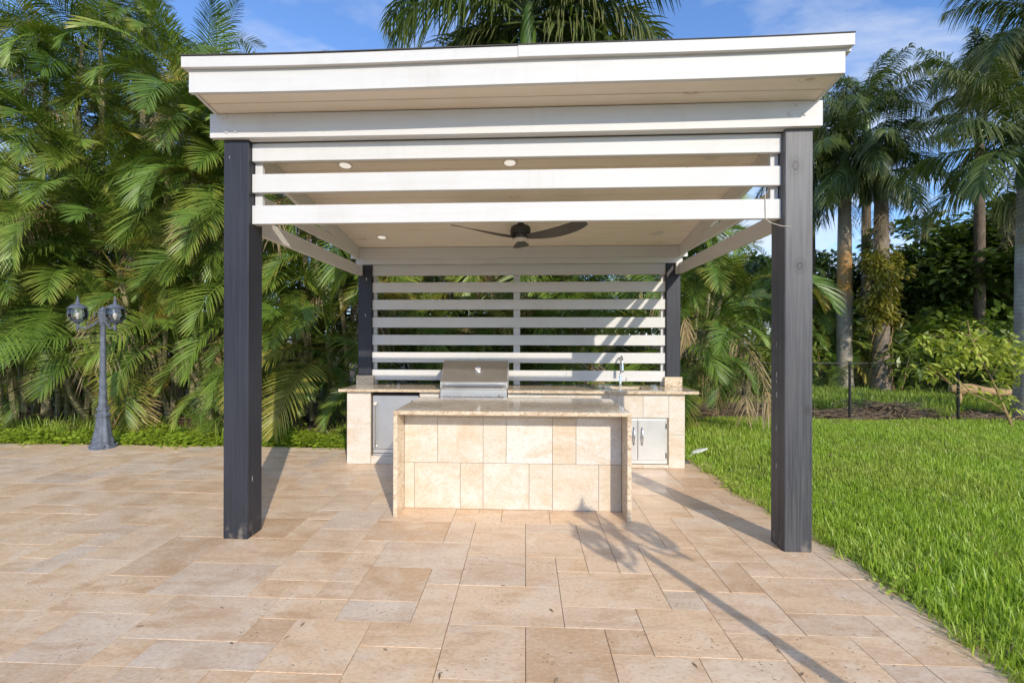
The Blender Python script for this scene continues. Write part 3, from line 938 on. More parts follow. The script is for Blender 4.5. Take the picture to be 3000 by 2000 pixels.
# top in pieces round the grill cut-out and the sink bowl
gx0, gx1 = -1.032, -0.212
sx0, sx1, sy0, sy1 = 1.09, 1.50, 5.98, 6.33
MB().box(-2.29, gx0, 5.745, 6.66, CZ, 0.925, 0.003).build('countertop', M['granite'], ctr)
tp = MB()
tp.box(gx1, sx0, 5.745, 6.66, CZ, 0.925, 0)
tp.box(sx1, 2.045, 5.745, 6.66, CZ, 0.925, 0)
tp.box(sx0, sx1, 5.745, sy0, CZ, 0.925, 0)
tp.box(sx0, sx1, sy1, 6.66, CZ, 0.925, 0)
tp.build('countertop', M['granite'], ctr)
MB().box(gx0 + 0.001, gx1 - 0.001, 6.30, 6.66, CZ, 0.9248, 0).build('countertop', M['granite'], ctr)
for x0, x1 in ((-2.292, -2.055), (1.828, 2.055)):
    MB().box(x0, x1, 6.375, 6.605, 0.9255, 1.0515, 0.004).build('plinth', M['granite'], ctr)
wall_tiles(ctr, [-2.2, -1.902], 0.002, CZ, CF)
wall_tiles(ctr, [-1.2945, -1.036], 0.83, CZ, CF)
wall_tiles(ctr, [-1.2945, -1.036], 0.416, 0.83, CF)
wall_tiles(ctr, [-1.2945, -1.036], 0.002, 0.416, CF)
wall_tiles(ctr, [-0.212, 0.20, 0.61, 1.0], 0.83, CZ, CF)
wall_tiles(ctr, [-0.212, 0.0, 0.41, 0.82, 1.0], 0.416, 0.83, CF)
wall_tiles(ctr, [-0.212, 0.20, 0.61, 1.0], 0.002, 0.416, CF)
wall_tiles(ctr, [1.0, 1.10, 1.408, 1.711], 0.602, CZ, CF)
wall_tiles(ctr, [1.711, 1.9], 0.402, CZ, CF)
wall_tiles(ctr, [1.711, 1.9], 0.002, 0.402, CF)
wall_tiles(ctr, [1.0, 1.41, 1.711], 0.002, 0.046, CF)
MB().box(-1.900, -1.2965, CF + 0.004, CF + 0.5, 0.0015, 0.098, 0.002).build('toe_kick', M['wall_tile'], ctr)
# the sink bowl: part of the counter's cut-out but its own thing
snk = thing('sink', 'small steel sink bowl let into the granite at the right of the counter', 'sink', (1.295, 6.155, 0.74))
bw = MB()
for a in ((sx0 - 0.01, sx1 + 0.01, sy0 - 0.01, sy1 + 0.01),):
    x0, x1, y0, y1 = a
    bw.add([(x0, y0, CZ - 0.001), (x1, y0, CZ - 0.001), (x1, y1, CZ - 0.001), (x0, y1, CZ - 0.001),
            (x0 + .02, y0 + .02, 0.745), (x1 - .02, y0 + .02, 0.745), (x1 - .02, y1 - .02, 0.745), (x0 + .02, y1 - .02, 0.745)],
           [(0, 4, 5, 1), (1, 5, 6, 2), (2, 6, 7, 3), (3, 7, 4, 0), (4, 7, 6, 5)])
bw.build('bowl', M['steel'], snk)
MB().lathe([(0.045, 0.7465), (0.04, 0.7475), (0.012, 0.7468)], (1.295, 6.155, 0), 20).build('drain', M['chrome'], snk, True)
# faucet
TX, TY = 1.262, 6.44
fc = thing('faucet', 'tall brushed steel faucet with pull-down spout behind the sink', 'faucet', (TX, TY, 0.925))
MB().lathe([(0.030, 0.9255), (0.030, 0.932), (0.021, 0.938), (0.021, 1.07), (0.0185, 1.075)], (TX, TY, 0), 20).build('body', M['chrome'], fc, True)
arc = [(TX, TY, 1.07), (TX, TY, 1.22)]
for i in range(9):
    a = math.pi * i / 8
    arc.append((TX - 0.006 * i / 8, TY - 0.085 + 0.085 * math.cos(a), 1.235 + 0.085 * math.sin(a)))
arc.append((TX - 0.006, TY - 0.17, 1.20))
MB().tube(arc, 0.0125, 12).build('spout', M['chrome'], fc, True)
MB().tube([(TX - 0.006, TY - 0.17, 1.205), (TX - 0.006, TY - 0.17, 1.19), (TX - 0.006, TY - 0.17, 1.115)], [0.0145, 0.019, 0.0175], 14).build('spray_head', M['chrome'], fc, True)
MB().tube([(TX + 0.018, TY - 0.004, 0.985), (TX + 0.06, TY - 0.012, 0.985), (TX + 0.078, TY - 0.016, 1.005), (TX + 0.083, TY - 0.018, 1.035)], [0.008, 0.0065, 0.006, 0.005], 10).build('lever', M['chrome'], fc, True)

# ------------------------------------------------------------------ grill
GX0, GX1 = -1.028, -0.216
gr = thing('built_in_grill', 'stainless steel built-in gas grill with closed lid in the back counter', 'grill', (-0.62, 5.98, 0.93))
prof = [(5.748, 0.9335), (5.742, 0.945), (5.742, 1.018), (5.755, 1.034), (5.79, 1.05), (5.985, 1.255), (6.005, 1.266), (6.20, 1.266), (6.26, 1.20), (6.26, 0.9335)]
MB().prism_x(prof, GX0 + 0.012, GX1 - 0.012).build('lid', M['steel'], gr, True)
for xa, xb in ((GX0, GX0 + 0.0115), (GX1 - 0.0115, GX1)):
    MB().prism_x([(a * 1.0 + (0.003 if a > 6 else -0.003), b + 0.004) for a, b in prof], xa, xb).build('lid_end', M['steel'], gr)
hd = MB().tube([(GX0 + 0.055, 5.692, 0.985), (GX1 - 0.055, 5.692, 0.985)], 0.0125, 14).build('handle', M['chrome'], gr, True)
for xx in (GX0 + 0.075, GX1 - 0.075):
    MB().tube([(xx, 5.7415, 0.985), (xx, 5.704, 0.985)], [0.014, 0.011], 12).build('handle_bracket', M['chrome'], gr, True)
for xx in (GX0 + 0.05, GX1 - 0.066):
    MB().tube([(xx, 5.692, 0.985), (xx + 0.016, 5.692, 0.985)], 0.0175, 14).build('handle_cap', M['chrome'], gr, True)
gc = Vector((-0.585, 5.896, 1.170))
nrm = Vector((0, -0.724, 0.69))
MB().tube([gc - nrm * 0.006, gc + nrm * 0.010, gc + nrm * 0.012], [0.043, 0.043, 0.038], 24).build('thermometer_bezel', M['chrome'], gr, True)
MB().tube([gc + nrm * 0.0125, gc + nrm * 0.0135], [0.036, 0.034], 24).build('thermometer_face', M['gauge'], gr, True)
MB().box(GX0 + 0.004, GX1 - 0.004, 5.715, 6.2, 0.7, 0.9325, 0.004).build('control_panel', M['steel'], gr)
for i in range(6):
    xa = GX0 + 0.03 + i * 0.125
    MB().box(xa, xa + 0.115, 5.7115, 5.7145, 0.8455, 0.8515).build('vent_slot', M['dark_steel'], gr)
for i in range(4):
    kx = GX0 + 0.12 + i * 0.19
    MB().tube([(kx, 5.7145, 0.765), (kx, 5.69, 0.765)], [0.026, 0.022], 18).build('knob', M['chrome'], gr, True)
MB().box(GX1 - 0.105, GX1 - 0.092, 5.7105, 5.7145, 0.857, 0.870).build('igniter', M['dark_steel'], gr)

# ------------------------------------------------------------------ fridge
fr = thing('outdoor_fridge', 'stainless steel under-counter fridge with long upright handle at the left of the counter', 'fridge', (-1.6, 6.05, 0.1))
MB().box(-1.893, -1.303, CF + 0.075, CF + 0.54, 0.101, 0.862).build('cabinet', M['dark_steel'], fr)
MB().box(-1.885, -1.310, CF + 0.028, CF + 0.074, 0.182, 0.842, 0.004).build('door', M['steel_z'], fr)
MB().box(-1.885, -1.310, CF + 0.040, CF + 0.0745, 0.128, 0.178, 0.003).build('kick_plate', M['steel'], fr)
MB().box(-1.885, -1.310, CF + 0.034, CF + 0.0745, 0.1005, 0.124, 0.002).build('base_strip', M['steel'], fr)
MB().tube([(-1.842, CF - 0.012, 0.205), (-1.842, CF - 0.012, 0.76)], 0.009, 12).build('handle', M['chrome'], fr, True)
for zz_ in (0.215, 0.745):
    MB().tube([(-1.842, CF + 0.0275, zz_), (-1.842, CF - 0.004, zz_)], 0.011, 12).build('handle_bracket', M['chrome'], fr, True)
MB().tube([(-1.842, CF - 0.022, 0.748), (-1.842, CF + 0.0, 0.748)], 0.021, 16).build('lock_cap', M['diffuser_off'], fr, True)
MB().box(-1.405, -1.375, CF + 0.0265, CF + 0.0285, 0.770, 0.782).build('badge', M['dark_steel'], fr)

# ------------------------------------------------------------------ access doors
ad = thing('access_doors', 'pair of brushed steel access doors set in the counter below the sink', 'cabinet doors', (1.35, 5.82, 0.05))
MB().box(1.004, 1.695, CF + 0.022, CF + 0.0585, 0.050, 0.598, 0).build('frame', M['steel'], ad)
for x0, x1 in ((1.010, 1.3455), (1.3495, 1.675)):
    MB().box(x0, x1, CF + 0.006, CF + 0.0215, 0.092, 0.572, 0.003).build('door', M['steel_z'], ad)
for hx in (1.300, 1.398):
    pts = [(hx, CF + 0.0055 - 0.034 * math.sin(math.pi * i / 10) ** 0.7, 0.275 + 0.205 * i / 10) for i in range(11)]
    MB().tube(pts, [0.010, 0.008, 0.006, 0.0075, 0.009, 0.0095, 0.009, 0.0075, 0.006, 0.008, 0.010], 10).build('handle', M['chrome'], ad, True)
for zz_ in (0.15, 0.50):
    MB().box(1.6765, 1.688, CF + 0.008, CF + 0.0215, zz_ - 0.03, zz_ + 0.03, 0.002).build('hinge', M['dark_steel'], ad)

# ------------------------------------------------------------------ lamp posts
def lamp_post(x, y, rot, label):
    t = thing('lamp_post', label, 'lamp post', (x, y, 0), 'three-headed garden lamp posts')
    c = (x, y, 0)
    MB().lathe([(0.165, 0.0012), (0.165, 0.018), (0.150, 0.026), (0.140, 0.05)], c, 8, rot=rad(22.5)).build('foot_plate', M['lamp'], t)
    MB().lathe([(0.138, 0.0505), (0.134, 0.09), (0.140, 0.10), (0.130, 0.112), (0.118, 0.16), (0.098, 0.27), (0.086, 0.36), (0.080, 0.43), (0.088, 0.44), (0.094, 0.455),
                (0.092, 0.475), (0.078, 0.487), (0.066, 0.50), (0.066, 0.53), (0.080, 0.537), (0.084, 0.55), (0.080, 0.562), (0.062, 0.57), (0.057, 0.60)],
               c, 48, 8, 0.10).build('base', M['lamp'], t, True)
    MB().lathe([(0.056, 0.6005), (0.045, 0.80), (0.038, 1.05), (0.0375, 1.085), (0.045, 1.09), (0.045, 1.10), (0.038, 1.105), (0.0375, 1.14), (0.035, 1.50), (0.033, 1.715),
                (0.041, 1.72), (0.041, 1.735), (0.034, 1.74)], c, 32, 8, 0.06).build('shaft', M['lamp'], t, True)
    MB().lathe([(0.036, 1.7405), (0.040, 1.76), (0.050, 1.765), (0.050, 1.93), (0.044, 1.935)], c, 6).build('arm_block', M['lamp'], t)
    MB().lathe([(0.058, 1.9355), (0.060, 1.945), (0.050, 1.952), (0.030, 1.968), (0.026, 1.98), (0.012, 1.99)], c, 20).build('post_cap', M['lamp'], t, True)
    for b in tuple(t.children):
        if b.name.startswith('foot_plate'):
            for k in range(4):
                a = rad(45 + 90 * k)
                MB().lathe([(0.016, 0.0255), (0.016, 0.05), (0.008, 0.06)], (x + 0.148 * math.cos(a), y + 0.148 * math.sin(a), 0), 8).build('anchor_bolt', M['lamp'], b)
    for k in range(3):
        a = rot + k * 2 * math.pi / 3
        ca, sa = math.cos(a), math.sin(a)
        P = lambda r, z: (x + r * ca, y + r * sa, z)
        arm = MB().tube([P(0.05, 1.79), P(0.075, 1.77), P(0.10, 1.735), P(0.14, 1.70), P(0.19, 1.685), P(0.235, 1.695), P(0.268, 1.715)], [0.012, 0.013, 0.012, 0.012, 0.012, 0.011, 0.011], 8)
        cur = [P(0.05, 1.845)] + [P(0.075 + 0.026 * math.cos(q), 1.885 + 0.030 * math.sin(q)) for q in [math.pi * (1.0 - i * 0.2) for i in range(8)]]
        arm.tube(cur, 0.0065, 6)
        cur = [P(0.115, 1.725)] + [P(0.150 + 0.022 * math.cos(q), 1.745 + 0.022 * math.sin(q)) for q in [math.pi * (1.0 + i * 0.22) for i in range(7)]]
        arm.tube(cur, 0.0055, 6)
        ao = arm.build('arm', M['lamp'], t, True)
        c2 = (x + 0.27 * ca, y + 0.27 * sa, 0)
        lan = link('lantern', None, t, (c2[0], c2[1], 1.7))
        MB().lathe([(0.006, 1.650), (0.012, 1.665), (0.020, 1.69), (0.012, 1.71), (0.013, 1.735), (0.026, 1.755), (0.030, 1.765), (0.060, 1.772), (0.078, 1.776), (0.078, 1.784), (0.055, 1.79), (0.05, 1.797)], c2, 20).build('cup', M['lamp'], lan, True)
        MB().lathe([(0.072, 1.8035), (0.086, 1.815), (0.102, 1.845), (0.107, 1.88), (0.102, 1.92), (0.092, 1.952)], c2, 28).build('glass', M['glass'], lan, True)
        rib = MB()
        for q in range(6):
            aa = a + q * math.pi / 3
            rib.tube([(c2[0] + r * math.cos(aa), c2[1] + r * math.sin(aa), z) for r, z in ((0.074, 1.797), (0.089, 1.813), (0.105, 1.845), (0.110, 1.88), (0.105, 1.92), (0.095, 1.953))], 0.0042, 5)
        rib.build('glass_rib', M['lamp'], lan, True)
        MB().lathe([(0.076, 1.7975), (0.088, 1.799), (0.088, 1.803), (0.076, 1.8032)], c2, 28).build('lower_ring', M['lamp'], lan, True)
        MB().lathe([(0.118, 1.9535), (0.120, 1.960), (0.100, 1.972), (0.080, 1.995), (0.055, 2.012), (0.030, 2.020), (0.028, 2.034), (0.022, 2.040), (0.026, 2.048), (0.016, 2.060), (0.020, 2.068), (0.011, 2.082), (0.013, 2.09), (0.005, 2.125), (0.002, 2.14)], c2, 28).build('lantern_roof', M['lamp'], lan, True)
        MB().lathe([(0.012, 1.798), (0.014, 1.83), (0.022, 1.845), (0.028, 1.87), (0.024, 1.89), (0.010, 1.90)], c2, 16).build('bulb', M['diffuser_off'], lan, True)
    return t


lamp_post(-5.968, 6.47, rad(221), 'blue-grey three-headed lamp post at the patio edge before the palm hedge')
lamp_post(2.185, 0.295, rad(112.8), 'lamp post beside the camera whose shadow falls on the pavers')

# ------------------------------------------------------------------ plants: shared meshes
VR = random.Random(5)


class Leaf:
    """collects leaflets with the point attributes lv (leaflet tint) and tip (0 at the base, 1 at the end)"""

    def __init__(self):
        self.v, self.f, self.lv, self.tp = [], [], [], []

    def leaflet(self, base, d, wdir, length, width, droop, lv, prof=((0.0, 0.35), (0.35, 1.0), (0.72, 0.7), (1.0, 0.0)), fold=0.0):
        o = len(self.v)
        d, wdir = Vector(d).normalized(), Vector(wdir)
        wdir = (wdir - d * wdir.dot(d))
        wdir = wdir.normalized() if wdir.length > 1e-6 else d.orthogonal().normalized()
        n = len(prof)
        for i, (u, w) in enumerate(prof):
            c = Vector(base) + d * (length * u) + Vector((0, 0, -1)) * (droop * length * u * u)
            if i < n - 1:
                self.v += [c - wdir * (width * w / 2), c + wdir * (width * w / 2)]
                self.lv += [lv, lv]
                self.tp += [u, u]
            else:
                self.v.append(c)
                self.lv.append(lv)
                self.tp.append(u)
        for i in range(n - 2):
            a = o + 2 * i
            self.f.append((a, a + 1, a + 3, a + 2))
        a = o + 2 * (n - 2)
        self.f.append((a, a + 1, a + 2))

    def tube(self, pts, radii, seg, lv, tip=0.0):
        m = MB().tube(pts, radii, seg, False)
        o = len(self.v)
        self.v += [Vector(p) for p in m.v]
        self.f += [tuple(i + o for i in q) for q in m.f]
        self.lv += [lv] * len(m.v)
        self.tp += [tip] * len(m.v)

    def mesh(self, name, mat):
        me = bpy.data.meshes.new(name)
        me.from_pydata([tuple(p) for p in self.v], [], self.f)
        for nm, dat in (('lv', self.lv), ('tip', self.tp)):
            at_ = me.attributes.new(nm, 'FLOAT', 'POINT')
            at_.data.foreach_set('value', dat)
        me.polygons.foreach_set('use_smooth', [True] * len(me.polygons))
        me.materials.append(mat)
        return me


def frond(rnd, L, elev, curl, petiole, npair, llen, lwid, lift, ldroop, plume=0.0, rr=0.011, sweep=(25, 62), ragged=0.0, side=0.12):
    """a feather leaf leaving the origin along +X, arching under its own weight"""
    lf = Leaf()
    N = 26
    P, T = [], []
    p = Vector((0, 0, 0))
    ds = L / N
    swing = rnd.uniform(-side, side)
    for i in range(N + 1):
        t = i / N
        e = rad(elev - curl * (t ** 1.35))
        yaw_ = swing * t * t * 2
        d = Vector((math.cos(e) * math.cos(yaw_), math.cos(e) * math.sin(yaw_), math.sin(e)))
        P.append(p.copy())
        T.append(d)
        p = p + d * ds
    lf.tube([P[i] for i in range(0, N + 1, 2)], [rr * (1.25 - 1.05 * i / N) for i in range(0, N + 1, 2)], 4, 0.95, 0.25)

    def samp(t):
        x = t * N
        i = min(int(x), N - 1)
        w = x - i
        return P[i].lerp(P[i + 1], w), T[i].lerp(T[i + 1], w).normalized()
    for k in range(npair):
        q = (k + 0.5) / npair
        t = petiole + (1 - petiole) * q
        for s in (-1, 1):
            if ragged and rnd.random() < ragged:
                continue
            b, tg = samp(min(0.995, t + rnd.uniform(-0.004, 0.004)))
            sd = Vector((-tg.y, tg.x, 0))
            sd = sd.normalized() if sd.length > 0.05 else Vector((0, 1, 0))
            up = tg.cross(sd)
            if up.z < 0 and abs(elev - curl * t) < 90:
                up = -up
            sw = rad(sweep[0] + (sweep[1] - sweep[0]) * q ** 1.3 + rnd.uniform(-4, 4))
            lft = lift + (rnd.uniform(-plume, plume) if plume else rnd.uniform(-0.06, 0.06))
            d = sd * s * math.cos(sw) + tg * math.sin(sw) + up * lft
            prof_l = math.sin(math.pi * min(1.0, 0.18 + 0.80 * q) ** 0.85) ** 0.55 if q > 0.08 else 0.55 + 4 * q
            ln = llen * max(0.25, min(1.0, prof_l)) * rnd.uniform(0.92, 1.06)
            lf.leaflet(b, d, tg + up * (0.25 * s + rnd.gauss(0, 0.16)), ln, lwid * rnd.uniform(0.85, 1.1), ldroop * rnd.uniform(0.7, 1.35), rnd.random())
    return lf


def frond_set(kind):
    r = random.Random({'areca': 3, 'areca_y': 4, 'areca_d': 9, 'royal': 6, 'royal_d': 7}[kind])
    res = []
    if kind in ('areca', 'areca_y'):
        for elev, curl in ((82, 62), (72, 95), (62, 112), (52, 122), (40, 120), (28, 112), (12, 96), (-8, 78)):
            for _ in range(2):
                lf = frond(r, 1.85, elev + r.uniform(-4, 4), curl + r.uniform(-10, 10), 0.19, 46, 0.52, 0.0200, 0.30, 0.26)
                res.append(lf.mesh('frond_' + kind, M[kind]))
    elif kind == 'areca_d':
        for elev, curl in ((-20, 65), (-45, 42), (-5, 85)):
            lf = frond(r, 1.7, elev, curl, 0.18, 34, 0.45, 0.022, -0.1, 0.9, 0.3, ragged=0.25)
            res.append(lf.mesh('frond_dry', M[kind]))
    elif kind == 'royal':
        for elev, curl in ((80, 60), (66, 84), (50, 96), (34, 100), (16, 98), (0, 88), (-22, 66), (-48, 40)):
            for _ in range(2):
                lf = frond(r, 3.3, elev + r.uniform(-4, 4), curl + r.uniform(-10, 10), 0.13, 96, 0.85, 0.042, 0.10, 0.85, 0.5, 0.026, (18, 55), 0.04)
                res.append(lf.mesh('frond_tall', M[kind]))
    else:
        for elev, curl in ((-50, 38), (-62, 26)):
            lf = frond(r, 2.6, elev, curl, 0.13, 50, 0.6, 0.022, -0.1, 0.9, 0.4, 0.022, (18, 55), 0.25)
            res.append(lf.mesh('frond_tall_dry', M[kind]))
    return res


FR = {k: frond_set(k) for k in ('areca', 'areca_y', 'areca_d', 'royal', 'royal_d')}


def put_frond(par, kind, idx, p, az, s, roll=0.0):
    o = bpy.data.objects.new('frond', FR[kind][idx % len(FR[kind])])
    COL.objects.link(o)
    o.parent = par
    o.location = Vector(p) - parent_pos(par)
    o.rotation_euler = (roll, VR.uniform(-0.08, 0.08), az)
    o.scale = (s, s * (1 if VR.random() < 0.5 else -1), s)
    return o


def crown(par, p, n, s=1.0, front=0.65, dry=0.13, yellow=0.07):
    off = VR.uniform(0, 6.28)
    for k in range(n):
        if VR.random() < front:
            az = rad(-90) + VR.gauss(0, rad(48))
        else:
            az = off + k * 2.399
        e = k / max(1, n - 1)
        idx = min(15, int(2 * (0.2 + 6.9 * e) + VR.uniform(-1.2, 1.2)))
        kind = 'areca'
        x = VR.random()
        if x < yellow * (0.4 + 1.2 * e):
            kind = 'areca_y'
        q = Vector(p) + Vector((0, 0, -0.34 * e))
        put_frond(par, kind, max(0, idx), q, az, s * VR.uniform(0.82, 1.12), VR.gauss(0, 0.22))
    if VR.random() < dry * n / 2:
        put_frond(par, 'areca_d', VR.randrange(3), Vector(p) + Vector((0, 0, -0.4)), rad(-90) + VR.gauss(0, 1.0), s * VR.uniform(0.8, 1.05), VR.gauss(0, 0.2))


def cane(par, a, b, r=0.034):
    a, b = Vector(a), Vector(b)
    pts = []
    side = Vector((VR.uniform(-0.15, 0.15), VR.uniform(-0.2, 0.05), 0))
    for i in range(7):
        t = i / 6
        pts.append(a.lerp(b, t) + Vector((a.x - b.x, a.y - b.y, 0)) * (-0.35 * t * (1 - t)) + side * math.sin(math.pi * t))
    rr_ = [r * 1.25, r * 1.05, r, r * 0.95, r * 0.95, r * 1.3, r * 0.75]
    MB().tube(pts, rr_, 7).build('cane', M['cane'], par, True)


# ------------------------------------------------------------------ palm hedge behind the patio
HEDGE = [  # x, y, crown heights and label
    (-11.2, 8.9, (1.3, 2.4, 3.6, 4.8, 6.0, 7.2), 'feather palm clump cut by the left edge of the picture'),
    (-10.1, 8.6, (0.9, 1.9, 2.9, 4.0, 5.1, 6.3, 7.3), 'feather palm clump second from the left edge of the hedge'),
    (-9.0, 8.8, (1.2, 2.3, 3.3, 4.4, 5.5, 6.6, 7.6), 'feather palm clump left of the lamp post, third from the left edge'),
    (-8.0, 8.6, (0.9, 1.8, 2.8, 3.9, 5.0, 6.2, 7.1), 'tall feather palm clump whose leaves hang just left of the lamp post'),
    (-7.0, 8.7, (1.1, 2.1, 3.1, 4.2, 5.3, 6.4, 7.3), 'tall feather palm clump directly behind the lanterns of the lamp post'),
    (-6.0, 8.7, (1.6, 2.6, 3.7, 4.7, 5.6), 'feather palm clump with a dark gap at its foot, right of the lamp post'),
    (-5.0, 8.8, (1.0, 2.0, 3.1, 4.1, 4.8), 'feather palm clump half hidden behind the navy front post'),
    (-4.0, 8.6, (0.8, 1.7, 2.7, 3.8, 4.9), 'feather palm clump just right of the navy front post'),
    (-3.0, 8.7, (1.0, 1.9, 2.9, 3.9, 4.8), 'feather palm clump left of the back navy post with an orange leaf'),
    (-2.0, 9.7, (1.2, 2.1, 3.0, 3.9), 'feather palm clump behind the left end of the slat screen'),
    (-1.0, 9.7, (0.9, 1.8, 2.7, 3.6), 'feather palm clump behind the slats above the grill'),
    (0.0, 9.8, (1.2, 2.1, 3.0, 3.8), 'feather palm clump behind the middle batten of the slat screen'),
    (1.0, 9.7, (0.9, 1.8, 2.7, 3.6), 'feather palm clump behind the slats above the faucet'),
    (2.2, 9.5, (1.0, 1.9, 2.7, 3.4), 'feather palm clump behind the right back post of the pavilion'),
    (3.2, 9.3, (1.5, 2.2, 2.9, 3.5), 'arching feather palm clump on the lawn edge right of the counter'),
]
for i, (x, y, zs, lab) in enumerate(HEDGE):
    c = thing('feather_palm', lab, 'palm', (x, y, -0.06), 'feather palms forming the hedge')
    for j, z in enumerate(zs):
        for half in (0, 1):
            if i >= 13 and half and j > 1:
                continue
            top = Vector((x + VR.uniform(-0.55, 0.55), y - 0.55 + 0.10 * z + half * 1.5 + VR.uniform(-0.25, 0.25), z + VR.uniform(-0.35, 0.35) + half * 0.45))
            if i >= 13:
                top.x += 0.25
            if -4.4 < top.x < 2.6:
                top.z = min(top.z, 4.6)
            foot = (x + VR.uniform(-0.35, 0.35), y + 0.25 + half * 0.8 + VR.uniform(-0.2, 0.2), -0.06)
            cane(c, foot, top, 0.043)
            crown(c, top, 10 if not half else 5, VR.choice((0.72, 0.85, 0.95, 1.08, 1.22)) * (0.9 if z < 1.3 else 1.0), 0.72 if not half else 0.5, 0.15 if z > 1.4 else 0.03)
# a second, deeper row closes the hedge
BACK = [(-12.3 + 1.35 * k) for k in range(12)]
for k, x in enumerate(BACK):
    hgt = 7.2 if x < -8.0 else (5.2 if x < -6.0 else 4.2)
    c = thing('feather_palm', ('%s feather palm of the shaded row behind the hedge, counted from the left'
                               % ('first second third fourth fifth sixth seventh eighth ninth tenth eleventh twelfth'.split()[k])), 'palm', (x, 11.9, -0.06), 'feather palms of the shaded back row')
    z = 1.2
    while z < hgt:
        top = Vector((x + VR.uniform(-0.6, 0.6), 11.8 + VR.uniform(-0.5, 0.5), z + VR.uniform(-0.3, 0.3)))
        cane(c, (x + VR.uniform(-0.3, 0.3), 12.0 + VR.uniform(-0.3, 0.3), -0.06), top, 0.04)
        crown(c, top, 10, 1.35, 0.3, 0.03)
        z += 1.0


# ------------------------------------------------------------------ tall palms
def tall_palm(label, x, y, trunk_top, shaft, r, nfr=15, s=1.0, mat='royal_trunk', lean=(0, 0), az0=0.0, dry=2, e0=0, e1=15, clear=False):
    c = thing('tall_palm', label, 'palm', (x, y, -0.06), 'tall ringed-trunk palms')
    pts, rr_ = [], []
    for i in range(15):
        t = i / 14
        pts.append((x + lean[0] * t * t, y + lean[1] * t * t, -0.06 + (trunk_top + 0.06) * t))
        rr_.append(r * (1.35 - 0.35 * min(1, t * 6)) * (1 + 0.10 * math.sin(math.pi * t) - 0.18 * t))
    MB().tube(pts, rr_, 16).build('trunk', M[mat], c, True)
    tx, ty = x + lean[0], y + lean[1]
    MB().tube([(tx, ty, trunk_top - 0.03), (tx, ty, trunk_top + 0.18 * shaft), (tx, ty, trunk_top + 0.45 * shaft), (tx, ty, trunk_top + 0.8 * shaft), (tx, ty, trunk_top + shaft)],
              [r * 0.86, r * 1.02, r * 0.86, r * 0.60, r * 0.34], 16).build('crownshaft', M['shaft'], c, True)
    z = trunk_top + shaft * 0.88
    for k in range(nfr):
        e = k / (nfr - 1)
        idx = int(min(15, e0 + (e1 - e0) * e + VR.uniform(-0.8, 0.8)))
        az = az0 + k * 2.399 + VR.uniform(-0.2, 0.2)
        if clear and abs((az + math.pi / 2 + math.pi) % (2 * math.pi) - math.pi) < 0.85:
            az += 1.75 if k % 2 else -1.75
        put_frond(c, 'royal', max(0, idx), (tx, ty, z - 0.22 * e), az, s * VR.uniform(0.9, 1.08), VR.gauss(0, 0.15))
    sp = Leaf()
    sp.tube([(0, 0, 0), (0.02, 0, 0.8 * s), (0.10, 0.02, 1.7 * s)], [0.035, 0.028, 0.008], 6, 0.6, 0.2)
    o = link('spear_leaf', sp.mesh('spear_leaf', M['royal']), c, (tx, ty, z))
    for k in range(dry):
        put_frond(c, 'royal_d', k, (tx, ty, trunk_top + 0.1), VR.uniform(0, 6.28), s * VR.uniform(0.7, 0.95))
    return c


tall_palm('tall palm with green crownshaft rising above the middle of the pavilion roof', 0.04, 9.9, 6.75, 1.75, 0.235, 28, 1.08, az0=0.4, dry=4, e0=2, e1=13, clear=True)
PALMS = [(1940, 456, 15.5, 1.6, 0.205, 20, 0.68, 'orange_trunk', 0.9, 0, 15, 'tall palm with orange banded trunk just right of the grey front post'),
         (2024, 460, 15.0, 1.1, 0.215, 17, 0.74, 'fibre_trunk', 2.1, 0, 12, 'tall palm with brown fibrous upper trunk wrapped in vines'),
         (2362, 430, 10.3, 0.8, 0.20, 20, 0.70, 'royal_trunk', 2.9, 0, 11, 'tall palm with pale ringed trunk at the right edge of the picture'),
         (1990, 325, 19.0, 1.2, 0.16, 15, 0.85, 'bark', 0.2, 0, 7, 'tall palm whose crown rises between the orange trunk and the vine trunk'),
         (2425, 150, 12.0, 1.0, 0.2, 18, 0.85, 'royal_trunk', 1.2, 0, 12, 'tallest palm with its crown in the upper right corner'),
         (2250, 330, 16.5, 1.2, 0.15, 14, 0.9, 'bark', 4.2, 0, 4, 'tall palm behind the two right trunks with a spreading crown'),
         (1862, 440, 17.0, 1.2, 0.15, 15, 0.75, 'bark', 5.2, 0, 12, 'tall palm with its trunk hidden behind the grey front post')]
for u, v, Y, shf, r_, nf, s_, mt, a0, e0, e1, lab in PALMS:
    p = at(u, v, Y)
    tall_palm(lab, p.x, Y, p.z, shf, r_, nf, s_, mt, az0=a0, e0=e0, e1=e1)


